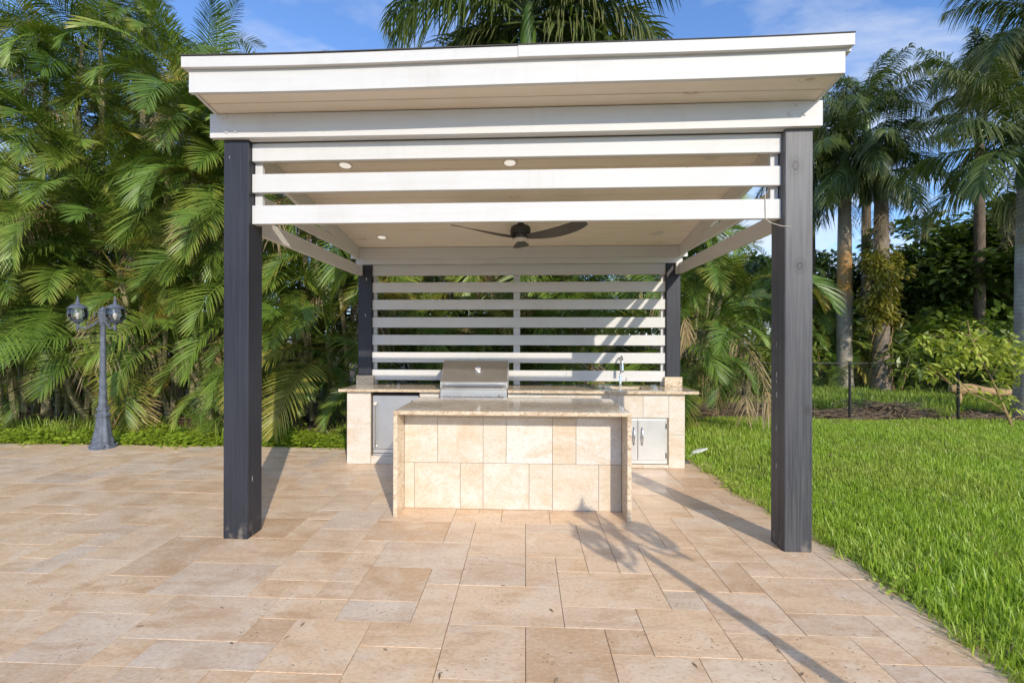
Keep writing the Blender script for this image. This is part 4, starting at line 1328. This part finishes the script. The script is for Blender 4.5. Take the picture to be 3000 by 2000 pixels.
# ------------------------------------------------------------------ broadleaf trees, shrubs, vines
def leaf_cloud(rnd, blobs, n, size, droop=0.25, up=0.35):
    """leaf-sized faces through ellipsoid clumps ((x,y,z),(rx,ry,rz))"""
    lf = Leaf()
    wts = [b[1][0] * b[1][1] + b[1][1] * b[1][2] for b in blobs]
    for _ in range(n):
        (cx_, cy_, cz_), (rx, ry, rz) = rnd.choices(blobs, wts)[0]
        d = Vector((rnd.gauss(0, 1), rnd.gauss(0, 1), rnd.gauss(0, 1))).normalized()
        rr_ = rnd.uniform(0.45, 1.0) ** 0.5
        p = Vector((cx_ + d.x * rx * rr_, cy_ + d.y * ry * rr_, cz_ + d.z * rz * rr_))
        ax = Vector((d.x + rnd.gauss(0, 0.6), d.y + rnd.gauss(0, 0.6), d.z * 0.4 + rnd.gauss(0, 0.5) + up * 0.3)).normalized()
        wd = ax.cross(Vector((rnd.gauss(0, 0.4), rnd.gauss(0, 0.4), 1.0)))
        s = size * rnd.uniform(0.65, 1.3)
        lf.leaflet(p, ax, wd, s, s * 0.46, droop, rnd.random(), ((0.0, 0.15), (0.45, 1.0), (1.0, 0.0)))
    return lf


def blob_crown(rnd, R, H, nb):
    res = []
    for _ in range(nb):
        a, q = rnd.uniform(0, 6.28), rnd.uniform(0.1, 0.9) ** 0.6
        zz2 = rnd.uniform(-0.5, 0.55) * H
        k = R * q * (1 - 0.55 * abs(zz2 / H))
        s = R * rnd.uniform(0.25, 0.45)
        res.append(((k * math.cos(a), k * math.sin(a), zz2), (s, s, s * 0.75)))
    return res


TREES = []
for q in range(3):
    r_ = random.Random(40 + q)
    TREES.append(leaf_cloud(r_, blob_crown(r_, 2.2, 2.6, 18), 8500, 0.22).mesh('crown', M['broad']))
SHR = []
for q in range(3):
    r_ = random.Random(60 + q)
    SHR.append(leaf_cloud(r_, blob_crown(r_, 0.66, 0.60, 14), 850, 0.12).mesh('foliage', M['bush']))
SHV = leaf_cloud(random.Random(71), blob_crown(random.Random(72), 0.62, 0.55, 12), 1300, 0.09).mesh('foliage', M['vine'])


def broad_tree(label, x, y, h, s, q):
    c = thing('broadleaf_tree', label, 'tree', (x, y, -0.06), 'dark broadleaf trees in the background')
    tb = MB()
    tb.tube([(x, y, -0.06), (x + 0.1 * s, y, h * 0.35), (x - 0.05 * s, y + 0.1, h * 0.75)], [0.17 * s, 0.12 * s, 0.05 * s], 9)
    for k in range(6):
        a = k * 1.1 + q
        b = Vector((x + 0.05, y, h * (0.35 + 0.06 * k)))
        tb.tube([b, b + Vector((math.cos(a) * 0.7, math.sin(a) * 0.7, 0.6)) * s, b + Vector((math.cos(a) * 1.3, math.sin(a) * 1.3, 1.0)) * s], [0.06 * s, 0.04 * s, 0.015 * s], 6)
    tb.build('trunk', M['bark'], c, True)
    o = link('crown', TREES[q % 3], c, (x, y, h * 0.66))
    o.rotation_euler = (0, 0, q * 1.7)
    o.scale = (s, s, h / 6.4)
    return c


BT = [(1560, 22, 6.2, 1.3, 'broadleaf tree far behind the right back post'), (1690, 20, 5.6, 1.1, 'broadleaf tree seen between the right back post and the grey post'),
      (1800, 23, 6.4, 1.3, 'broadleaf tree far behind the grey front post'), (1895, 21, 5.2, 1.1, 'broadleaf tree left of the orange banded palm trunk'),
      (1985, 24, 4.4, 1.2, 'far broadleaf tree between the orange trunk and the vine trunk'), (2075, 25, 4.2, 1.2, 'far low broadleaf tree under the open sky gap'),
      (2165, 23, 4.6, 1.3, 'far broadleaf tree at the right of the open sky gap'), (2245, 19, 6.4, 1.5, 'dark broadleaf tree left of the pale palm trunk'),
      (2330, 17, 7.2, 1.6, 'tall dark broadleaf tree behind the pale palm trunk at the right edge'), (2440, 18, 7.6, 1.7, 'dark broadleaf tree just past the right edge of the picture'),
      (2290, 26, 8.0, 1.8, 'farthest dark broadleaf tree at the right'), (2130, 31, 4.4, 1.5, 'farthest broadleaf tree low on the horizon in the sky gap')]
for q, (u, Y, h, s, lab) in enumerate(BT):
    p = at(u, 800, Y)
    broad_tree(lab, p.x, Y, h, s, q)


def shrub(label, x, y, s, mesh, hz=1.0, stems=True, cat='shrub'):
    c = thing('shrub', label, cat, (x, y, -0.06), 'shrubs beyond the fence')
    o = link('foliage', mesh, c, (x, y, 0.5 * s * hz))
    o.scale = (s, s, s * hz)
    o.rotation_euler = (0, 0, VR.uniform(0, 6))
    tb = MB()
    for k in range(5):
        a = VR.uniform(0, 6.28)
        tb.tube([(x + 0.05 * math.cos(a), y + 0.05 * math.sin(a), -0.06), (x + 0.2 * s * math.cos(a), y + 0.2 * s * math.sin(a), 0.6 * s * hz)], [0.02, 0.008], 5)
    tb.build('stem', M['twig'], c, True)
    return c


SB = [(1700, 12.4, 1.9, 'v', 1.1, 'vine-covered shrub with small yellowing leaves behind the near fence post'), (1765, 12.6, 1.8, 'v', 1.2, 'yellowish shrub just left of the grey post behind the fence'),
      (1600, 12.0, 1.9, 0, 1.2, 'green shrub behind the arching palm right of the counter'), (1890, 16.0, 1.9, 1, 1.0, 'low green shrub behind the fence right of the grey post'),
      (1965, 18.5, 2.3, 2, 1.0, 'green shrub between the two palm trunks'), (2062, 14.8, 1.6, 0, 1.2, 'dense green shrub with pale stems behind the middle fence bay'),
      (2105, 19.5, 2.6, 1, 1.1, 'tall green shrub under the sky gap'), (2170, 17.5, 2.5, 2, 1.1, 'green shrub behind the young yellow-green tree'),
      (2260, 15.6, 2.2, 0, 1.2, 'green shrub behind the fallen log'), (2330, 14.6, 2.3, 1, 1.3, 'green shrub behind the pale trunk at the right edge'),
      (1850, 18.5, 2.3, 2, 1.1, 'green shrub hidden half behind the grey front post'), (2430, 13.5, 2.2, 0, 1.3, 'green shrub at the far right past the pale trunk')]
for u, Y, s, k, hz, lab in SB:
    p = at(u, 800, Y)
    shrub(lab, p.x, Y, s, SHV if k == 'v' else SHR[k], hz)
# small feather palms in the undergrowth
SP = [(1895, 17.0, 1.5, 'low feather palm in the undergrowth left of the orange trunk'), (1955, 16.6, 1.3, 'low feather palm at the foot of the orange banded trunk'), (2030, 17.0, 1.2, 'small palm with stiff leaves beside the vine trunk'),
      (2115, 16.8, 1.4, 'low feather palm in the undergrowth right of the vine trunk'), (1830, 17.5, 2.2, 'feather palm in the undergrowth behind the grey post'), (2190, 20.0, 2.6, 'taller feather palm in the shade left of the pale trunk'),
      (1690, 15.5, 2.8, 'feather palm seen over the lawn just right of the right back post'), (1775, 16.5, 3.2, 'tall feather palm far behind the right side slats'), (1620, 16.0, 3.6, 'tall feather palm far behind the right back post'),
      (2285, 20.0, 2.8, 'dark feather palm in the shade behind the fallen log')]
for u, Y, z, lab in SP:
    p = at(u, 800, Y)
    c = thing('feather_palm', lab, 'palm', (p.x, Y, -0.06), 'feather palms beyond the fence')
    for k in range(3):
        tp_ = Vector((p.x + VR.uniform(-0.6, 0.6), Y + VR.uniform(-0.4, 0.4), z * VR.uniform(0.6, 1.05)))
        cane(c, (p.x + VR.uniform(-0.2, 0.2), Y, -0.06), tp_, 0.035)
        crown(c, tp_, 9, 0.95, 0.45, 0.05, 0.06)
# vines on the trunk
p = at(2024, 800, 15.0)
vn = []
rv = random.Random(91)
for k in range(46):
    v_ = rv.uniform(575, 745)
    q = at(2024 + rv.gauss(2, 26 - abs(v_ - 650) * 0.09), v_, 14.75 + rv.uniform(-0.3, 0.25))
    vn.append(((q.x, q.y, q.z), (0.19, 0.19, 0.26)))
c = thing('climbing_vine', 'yellow-green vine bunched round the middle of the palm trunk', 'vine', (p.x, 14.75, -0.06))
o = link('foliage', leaf_cloud(rv, [((b[0][0] - p.x, b[0][1] - 14.75, b[0][2]), b[1]) for b in vn], 2600, 0.15, 0.5).mesh('foliage', M['vine']), c, (p.x, 14.75, 0))
tb = MB()
for k in range(6):
    pts = [(p.x + 0.27 * math.cos(k + i * 0.5), 15.0 + 0.27 * math.sin(k + i * 0.5), -0.05 + i * 0.38) for i in range(10)]
    tb.tube(pts, 0.012, 5)
tb.build('stem', M['twig'], c, True)

# young yellow-green tree in front of the fence
Yt = 9.15
b0 = at(2325, 979, Yt)
yt = thing('young_tree', 'young yellow-green leafy tree leaning left in front of the fence at the right', 'tree', (b0.x, Yt, -0.02))
br = [[(2327, 985), (2300, 920), (2277, 868), (2247, 815), (2228, 770), (2222, 735)], [(2277, 868), (2292, 838), (2308, 800)], [(2312, 948), (2282, 925), (2235, 905), (2185, 882), (2130, 848)],
      [(2247, 815), (2215, 792), (2170, 775), (2120, 765)], [(2185, 882), (2150, 850), (2120, 842)], [(2320, 965), (2340, 955), (2370, 972)], [(2308, 800), (2330, 770)], [(2228, 770), (2185, 758)], [(2235, 905), (2200, 872), (2180, 858)], [(2228, 790), (2270, 755)]]
tb = MB()
ry = random.Random(15)
allp = []
for k, b in enumerate(br):
    dep = ry.uniform(-0.35, 0.35) if k else 0
    pts = [at(u, v, Yt + dep * min(1, i / 2)) for i, (u, v) in enumerate(b)]
    pts[0] = at(b[0][0], b[0][1], Yt)
    r0 = 0.022 if k == 0 else 0.011
    tb.tube(pts, [r0 * (1 - 0.75 * i / (len(pts) - 1)) for i in range(len(pts))], 6)
    allp += pts[1:] if k not in (0, 5) else pts[3:]
tb.build('trunk', M['twig'], yt, True)
bl = []
for u, v, r_ in ((2236, 752, .16), (2225, 780, .22), (2190, 782, .22), (2150, 775, .2), (2130, 790, .16), (2175, 805, .22), (2215, 810, .24), (2265, 790, .26), (2300, 800, .26), (2325, 795, .2), (2340, 820, .25), (2310, 840, .25),
                 (2280, 830, .2), (2115, 842, .14), (2135, 850, .16), (2160, 866, .12), (2180, 850, .15), (2335, 865, .2), (2300, 875, .12), (2220, 893, .12), (2250, 905, .1), (2325, 930, .12), (2310, 910, .1), (2205, 835, .2), (2245, 840, .2), (2100, 770, .1), (2350, 780, .2)):
    q = at(u, v, Yt + ry.uniform(-0.4, 0.4))
    bl.append(((q.x - b0.x, q.y - Yt, q.z), (r_ * 1.15, r_ * 1.2, r_ * 0.8)))
link('foliage', leaf_cloud(ry, bl, 1150, 0.135, 0.35).mesh('foliage', M['citrus']), yt, (b0.x, Yt, 0))

# big paddle leaves
for u, v, Y, lab in ((2180, 775, 14.2, 'broad upright paddle-leaf plant behind the young tree'), (2290, 760, 13.5, 'tall broad paddle-leaf plant left of the pale palm trunk')):
    p = at(u, 860, Y)
    c = thing('paddle_leaf_plant', lab, 'plant', (p.x, Y, -0.06), 'paddle-leaf plants beyond the fence')
    for k in range(6):
        a = k * 1.05 + u
        lf = Leaf()
        h = CAM_H + (785 - v) * Y / 1098 + VR.uniform(-0.5, 0.25)
        lf.tube([(0, 0, 0), (0.1 * math.cos(a), 0.1 * math.sin(a), h * 0.6)], [0.03, 0.012], 6, 0.5)
        lf.leaflet((0.1 * math.cos(a), 0.1 * math.sin(a), h * 0.55), (0.35 * math.cos(a), 0.35 * math.sin(a), 1), (-math.sin(a), math.cos(a), 0), h * 0.55, 0.34, 0.12, VR.random(), ((0, .2), (.2, .85), (.5, 1.0), (.8, .7), (1, 0)))
        link('leaf', lf.mesh('leaf', M['bush']), c, (p.x, Y, -0.06))

# palm behind the camera whose leaf shadow reaches the paving
c = thing('feather_palm', 'feather palm beside the lawn behind the camera, its leaf shadow on the pavers', 'palm', (6.4, -3.6, -0.06))
tp_ = Vector((6.3, -3.5, 2.35))
cane(c, (6.4, -3.6, -0.06), tp_, 0.036)
for k, (az, idx) in enumerate(((172, 10), (100, 8), (30, 8), (-60, 6), (-120, 9), (60, 3))):
    put_frond(c, 'areca', idx, tp_, rad(az), 0.9)

# ------------------------------------------------------------------ fence, debris, log, scrap
fx = [2.3, 4.35, 6.40, 8.445, 10.49, 12.54, 14.6]
fen = thing('wire_fence', 'black chain link fence along the far side of the lawn', 'fence', (8.4, 9.78, -0.03))
for x in fx:
    p_ = MB().tube([(x, 9.78, -0.06), (x, 9.78, 1.115)], 0.024, 12).build('fence_post', M['black'], fen, True)
    MB().lathe([(0.027, 1.1155), (0.027, 1.13), (0.012, 1.142)], (x, 9.78, 0), 12).build('post_cap', M['black'], fen, True)
MB().tube([(fx[0], 9.765, 1.10), (fx[-1], 9.765, 1.10)], 0.011, 8).build('top_rail', M['black'], fen, True)
wm = MB()
xa, xb, H_ = fx[0], fx[-1], 1.08
n_ = int((xb - xa + H_) / 0.062)
for i in range(n_):
    for s in (1, -1):
        x0 = xa - H_ + i * 0.062
        p0, p1 = Vector((x0, 9.752 + 0.003 * s, 0.005)), Vector((x0 + H_, 9.752 + 0.003 * s, H_ + 0.005))
        t0 = max(0.0, (xa - x0) / H_)
        t1 = min(1.0, (xb - x0) / H_)
        if t1 <= t0:
            continue
        q0, q1 = p0.lerp(p1, t0), p0.lerp(p1, t1)
        if s < 0:
            q0.z, q1.z = H_ + 0.01 - q0.z, H_ + 0.01 - q1.z
        wm.tube([q0, q1], 0.0013, 3, False)
wm.build('chain_link', M['black'], fen)


def brush_pile(label, u, v, Y, L, W, H_, n, seed, mat='twig'):
    p = at(u, v, Y)
    r_ = random.Random(seed)
    c = thing('brush_pile', label, 'brush pile', (p.x, Y, -0.03), 'heaps of dry clippings along the fence')
    tb, lf = MB(), Leaf()
    for k in range(n):
        a = r_.gauss(0, 0.5) + (math.pi if r_.random() < 0.5 else 0)
        dx, dy = r_.gauss(0, L * 0.33), r_.gauss(0, W * 0.33)
        zz3 = max(0.01, H_ * math.exp(-(dx / (L * 0.4)) ** 2 - (dy / (W * 0.5)) ** 2) * r_.uniform(0.2, 1.0))
        l = r_.uniform(0.2, 0.6)
        b = Vector((p.x + dx, Y + dy, zz3))
        e = b + Vector((math.cos(a) * l, math.sin(a) * l * 0.5, r_.uniform(-0.12, 0.08)))
        e.z = max(0.0, e.z)
        tb.tube([b, b.lerp(e, 0.5) + Vector((0, 0, r_.uniform(0, 0.04))), e], [0.012, 0.009, 0.004], 4)
        for _ in range(5):
            q = b.lerp(e, r_.random()) + Vector((r_.gauss(0, .08), r_.gauss(0, .08), r_.uniform(-0.02, 0.03))) - Vector((p.x, Y, -0.03))
            q.z = max(0.03, q.z)
            lf.leaflet(q, (math.cos(a) + r_.gauss(0, .5), r_.gauss(0, .5), r_.gauss(0, .2)), (0, 1, 0.3), r_.uniform(0.12, 0.35), 0.022, 0.1, r_.random())
    tb.build('twigs', M['bark'], c)['kind'] = 'stuff'
    dl = link('dead_leaves', lf.mesh('dead_leaves', M['litter']), c, (p.x, Y, -0.03))
    dl['kind'] = 'stuff'


brush_pile('grey heap of dry clippings behind the fence between its posts', 2040, 950, 10.45, 1.5, 0.6, 0.26, 120, 1)
brush_pile('long low heap of dark clippings right of the grey front post', 1905, 955, 10.3, 1.4, 0.5, 0.10, 80, 4)
brush_pile('brown heap of split wood and clippings near the end of the counter', 1640, 945, 10.2, 1.2, 0.6, 0.26, 110, 2)
brush_pile('small pale heap of clippings left of the grey front post', 1740, 935, 10.5, 0.8, 0.5, 0.30, 60, 3)
l0, l1 = at(2182, 893, 12.0), at(2340, 903, 11.9)
lg = MB()
rl = random.Random(8)
lg.tube([l0, l0.lerp(l1, 0.12), l0.lerp(l1, 0.3) + Vector((0, 0, 0.03)), l0.lerp(l1, 0.55), l1], [0.07, 0.15, 0.13, 0.095, 0.085], 12)
lg.tube([l0.lerp(l1, 0.1), l0 + Vector((0.1, -0.15, -0.25)), l0 + Vector((0.05, -0.2, -0.42))], [0.07, 0.05, 0.035], 8)
lg.tube([l1 + Vector((-0.1, 0, 0)), l1 + Vector((-0.08, 0.05, -0.4))], [0.06, 0.05], 8)
tag(lg.build('fallen_log', M['log'], None, True, origin=(l0.x, 12.0, 0)), 'stripped tan log lying behind the fence beside the pale palm trunk', 'log')
s0 = at(1590, 1050, 6.47)
sm = MB()
rl = random.Random(3)
n1_, n2_ = 9, 5
vs = []
for i in range(n1_):
    for j in range(n2_):
        a, b = i / (n1_ - 1), j / (n2_ - 1)
        vs.append((2.19 + 0.22 * a, 6.40 + 0.10 * b * math.sin(math.pi * (0.12 + 0.8 * a)) + 0.05 * a, 0.035 + 0.05 * a + 0.03 * math.sin(3.1 * b) + rl.uniform(-.008, .008)))
fs = [(i * n2_ + j, (i + 1) * n2_ + j, (i + 1) * n2_ + j + 1, i * n2_ + j + 1) for i in range(n1_ - 1) for j in range(n2_ - 1)]
sp_ = thing('plastic_scrap', 'crumpled pale plastic sheet and hose end on the grass by the counter', 'scrap', (2.2, 6.4, 0))
so = sm.add(vs, fs).build('sheet', M['scrap'], sp_, 'all')
md = so.modifiers.new('thickness', 'SOLIDIFY')
md.thickness = 0.006
MB().tube([(1.99, 6.33, 0.02), (2.08, 6.30, 0.018), (2.14, 6.34, 0.02), (2.20, 6.42, 0.035)], 0.012, 8).build('hose', M['scrap'], sp_, True)

# a few dry leaves blown onto the pavers
rf = random.Random(21)
LM = []
for k in range(3):
    lf = Leaf()
    lf.leaflet((0, 0, 0), (1, 0, 0.12), (0, 1, 0.15 * k), 0.032 + 0.007 * k, 0.011, 0.18, 0.2 + 0.3 * k, ((0, .2), (.35, 1.0), (.7, .8), (1, 0)))
    LM.append(lf.mesh('fallen_leaf', M['litter']))
for u, v in ((535, 1480), (668, 1460), (1262, 1398), (1590, 1522), (1275, 1570), (690, 1440), (1150, 1345), (1420, 1290), (1785, 1492), (880, 1490), (310, 1440), (1010, 1545), (1845, 1545), (505, 1395)):
    D_ = at(u, v, 1.0) - Vector((0, 0, CAM_H))
    q = Vector((0, 0, CAM_H)) + D_ * (-CAM_H / D_.z)
    o = link('fallen_leaf', LM[rf.randrange(3)], None, (q.x, q.y, 0.004))
    o.rotation_euler = (0, 0, rf.uniform(0, 6.28))
    tag(o, 'small dry brown leaf lying on the pavers', 'leaf', 'dry leaves blown onto the patio')

# ------------------------------------------------------------------ grass, ground cover, litter (nobody could count these)
def tuft(seed, nb, h, w, spread, mat, lean=0.45, prof=((0, .8), (.5, 1.0), (1, 0))):
    r_ = random.Random(seed)
    lf = Leaf()
    for _ in range(nb):
        a = r_.uniform(0, 6.28)
        b = Vector((r_.gauss(0, spread), r_.gauss(0, spread), 0))
        l = abs(r_.gauss(0, lean))
        lf.leaflet(b, (math.cos(a) * l, math.sin(a) * l, 1), (-math.sin(a), math.cos(a), 0), h * r_.uniform(0.55, 1.2), w, 0.22 + 0.3 * l, r_.random(), prof)
    return lf.mesh('tuft', M[mat])


def clover(seed, nb, h, size, spread, mat):
    r_ = random.Random(seed)
    lf = Leaf()
    for _ in range(nb):
        a = r_.uniform(0, 6.28)
        b = Vector((r_.gauss(0, spread), r_.gauss(0, spread), h * r_.uniform(0.3, 1.0)))
        lf.leaflet(b, (math.cos(a), math.sin(a), 0.35), (-math.sin(a), math.cos(a), 0), size * r_.uniform(.7, 1.3), size * 0.75, 0.3, r_.random(), ((0, .3), (.5, 1.0), (1, 0)))
    return lf.mesh('leafy_tuft', M[mat])


def flat_litter(seed, nb, size, spread):
    r_ = random.Random(seed)
    lf = Leaf()
    for _ in range(nb):
        a = r_.uniform(0, 6.28)
        b = Vector((r_.gauss(0, spread), r_.gauss(0, spread), r_.uniform(0.005, 0.03)))
        lf.leaflet(b, (math.cos(a), math.sin(a), r_.uniform(-0.05, 0.15)), (-math.sin(a), math.cos(a), 0.2), size * r_.uniform(.5, 1.3), size * 0.10, 0.05, r_.random())
    return lf.mesh('litter', M['litter'])


def scatter(name, meshes, pts, scl, label, tilt=0.12):
    """one object: points carrying random rotation and scale, instanced with geometry nodes"""
    coll = bpy.data.collections.new(name + '_pieces')
    for i, m in enumerate(meshes):
        coll.objects.link(bpy.data.objects.new(name + '_piece', m))
    n = len(pts)
    me = bpy.data.meshes.new(name)
    me.from_pydata([tuple(p) for p in pts], [], [])
    rg = np.random.default_rng(len(pts))
    rot = np.stack([rg.normal(0, tilt, n), rg.normal(0, tilt, n), rg.uniform(0, 6.28, n)], 1).astype(np.float32)
    a = me.attributes.new('rot', 'FLOAT_VECTOR', 'POINT')
    a.data.foreach_set('vector', rot.ravel())
    a = me.attributes.new('scl', 'FLOAT', 'POINT')
    a.data.foreach_set('value', np.asarray(scl, np.float32))
    o = link(name, me)
    ng = bpy.data.node_groups.new(name + '_scatter', 'GeometryNodeTree')
    ng.interface.new_socket('Geometry', in_out='INPUT', socket_type='NodeSocketGeometry')
    ng.interface.new_socket('Geometry', in_out='OUTPUT', socket_type='NodeSocketGeometry')
    gi, go = ng.nodes.new('NodeGroupInput'), ng.nodes.new('NodeGroupOutput')
    ci = ng.nodes.new('GeometryNodeCollectionInfo')
    ci.inputs['Collection'].default_value = coll
    ci.inputs['Separate Children'].default_value = True
    ci.inputs['Reset Children'].default_value = True
    ip = ng.nodes.new('GeometryNodeInstanceOnPoints')
    ip.inputs['Pick Instance'].default_value = True
    ar = ng.nodes.new('GeometryNodeInputNamedAttribute')
    ar.data_type = 'FLOAT_VECTOR'
    ar.inputs[0].default_value = 'rot'
    as_ = ng.nodes.new('GeometryNodeInputNamedAttribute')
    as_.data_type = 'FLOAT'
    as_.inputs[0].default_value = 'scl'
    L = ng.links.new
    L(gi.outputs[0], ip.inputs['Points'])
    L(ci.outputs[0], ip.inputs['Instance'])
    L(ar.outputs[0], ip.inputs['Rotation'])
    L(as_.outputs[0], ip.inputs['Scale'])
    L(ip.outputs[0], go.inputs[0])
    mod = o.modifiers.new('scatter', 'NODES')
    mod.node_group = ng
    o['kind'] = 'stuff'
    o['label'] = label
    return o


rg = np.random.default_rng(4)


def field(x0, x1, y0, y1, dens, keep):
    n = int((x1 - x0) * (y1 - y0) * dens)
    P = np.stack([rg.uniform(x0, x1, n), rg.uniform(y0, y1, n)], 1)
    return P[keep(P[:, 0], P[:, 1])]


def edge_x(y):
    return 2.235 + 0.035 * np.sin(y * 2.3) + 0.02 * np.sin(y * 7.1 + 1) - 0.16 * np.clip((y - 2.6) / 3.4, 0, 1) ** 1.5 - np.where(y > 6.25, 0.12, 0)


near = field(2.0, 12.0, 0.6, 9.7, 1100, lambda x, y: (x > edge_x(y)) & (x < 1.02 * y + 1.4) & (x - 2.0 < 4.2) & (y < 5.4))
far = field(1.95, 15.0, 5.4, 9.65, 620, lambda x, y: (x > edge_x(y)) & (x < 1.02 * y + 1.6))
P = np.concatenate([near, far])
sc_ = rg.uniform(0.6, 1.45, len(P)) * (0.9 + 0.25 * np.sin(P[:, 0] * 1.7) * np.sin(P[:, 1] * 1.3 + 1))
GT = [tuft(i, 9, 0.100 + 0.008 * (i % 5), 0.0062, 0.028, 'grass', 0.35 + 0.06 * (i % 4)) for i in range(11)] + [tuft(33, 6, 0.085, 0.005, 0.03, 'litter', 0.7)]
scatter('lawn_grass', GT, [(x, y, -0.024) for x, y in P], sc_, 'bright green lawn grass', 0.15)
E_ = field(1.9, 2.6, 0.8, 6.6, 260, lambda x, y: (x > edge_x(y) - 0.03) & (x < edge_x(y) + 0.20))
WE = [clover(i, 9, 0.05, 0.024, 0.04, 'grass') for i in range(3)] + [tuft(20 + i, 7, 0.15, 0.007, 0.02, 'grass', 0.8) for i in range(2)]
scatter('edge_weeds', WE, [(x, y, -0.015) for x, y in E_], rg.uniform(0.7, 1.3, len(E_)), 'weeds creeping over the paving edge', 0.3)
C_ = field(-11.5, -2.0, 6.62, 7.75, 420, lambda x, y: (y > 6.66 + 0.03 * np.sin(x * 3)) & (y < 7.6 + 0.15 * np.sin(x * 1.7)))
C2 = field(-2.1, 2.1, 6.75, 8.0, 160, lambda x, y: x < 9)
C_ = np.concatenate([C_, C2])
CT = [clover(40 + i, 12, 0.12, 0.045, 0.07, 'cover') for i in range(4)]
scatter('ground_cover', CT, [(x, y, -0.05) for x, y in C_], rg.uniform(0.45, 1.5, len(C_)) * (0.85 + 0.35 * np.sin(C_[:, 0] * 2.3) * np.sin(C_[:, 0] * 5.1 + C_[:, 1] * 4)), 'low yellow-green ground cover between patio and palms', 0.2)
T_ = field(-11.5, -2.2, 7.15, 8.4, 60, lambda x, y: (np.sin(x * 2.1) + np.sin(x * 5.3 + y * 3) > -0.5))
TT = [tuft(60 + i, 12, 0.42, 0.011, 0.05, 'rough_grass', 0.6, ((0, .8), (.4, 1.0), (.75, .7), (1, 0))) for i in range(4)]
scatter('tall_grass', TT, [(x, y, -0.06) for x, y in T_], rg.uniform(0.5, 1.1, len(T_)), 'longer grass at the foot of the palm hedge', 0.25)
R_ = field(2.0, 24.0, 10.2, 22.0, 110, lambda x, y: (x < 1.05 * y + 1.5) & (np.sin(x * 1.9 + y) + np.sin(y * 2.3) * 0.6 + np.where(y > 11.0, 2, 0) > 0.3))
RT = [tuft(80 + i, 16, 0.26, 0.014, 0.09, 'rough_grass', 0.6) for i in range(4)]
scatter('meadow_grass', RT, [(x, y, -0.05) for x, y in R_], rg.uniform(0.6, 1.4, len(R_)), 'rough grass beyond the wire fence', 0.2)
L_ = field(-11.5, 15.0, 7.7, 12.0, 26, lambda x, y: (x < 1.95) | (y > 9.7))
LT = [flat_litter(90 + i, 12, 0.30, 0.14) for i in range(3)]
scatter('leaf_litter', LT, [(x, y, -0.04) for x, y in L_], rg.uniform(0.6, 1.3, len(L_)), 'dead palm leaves on the soil', 0.1)
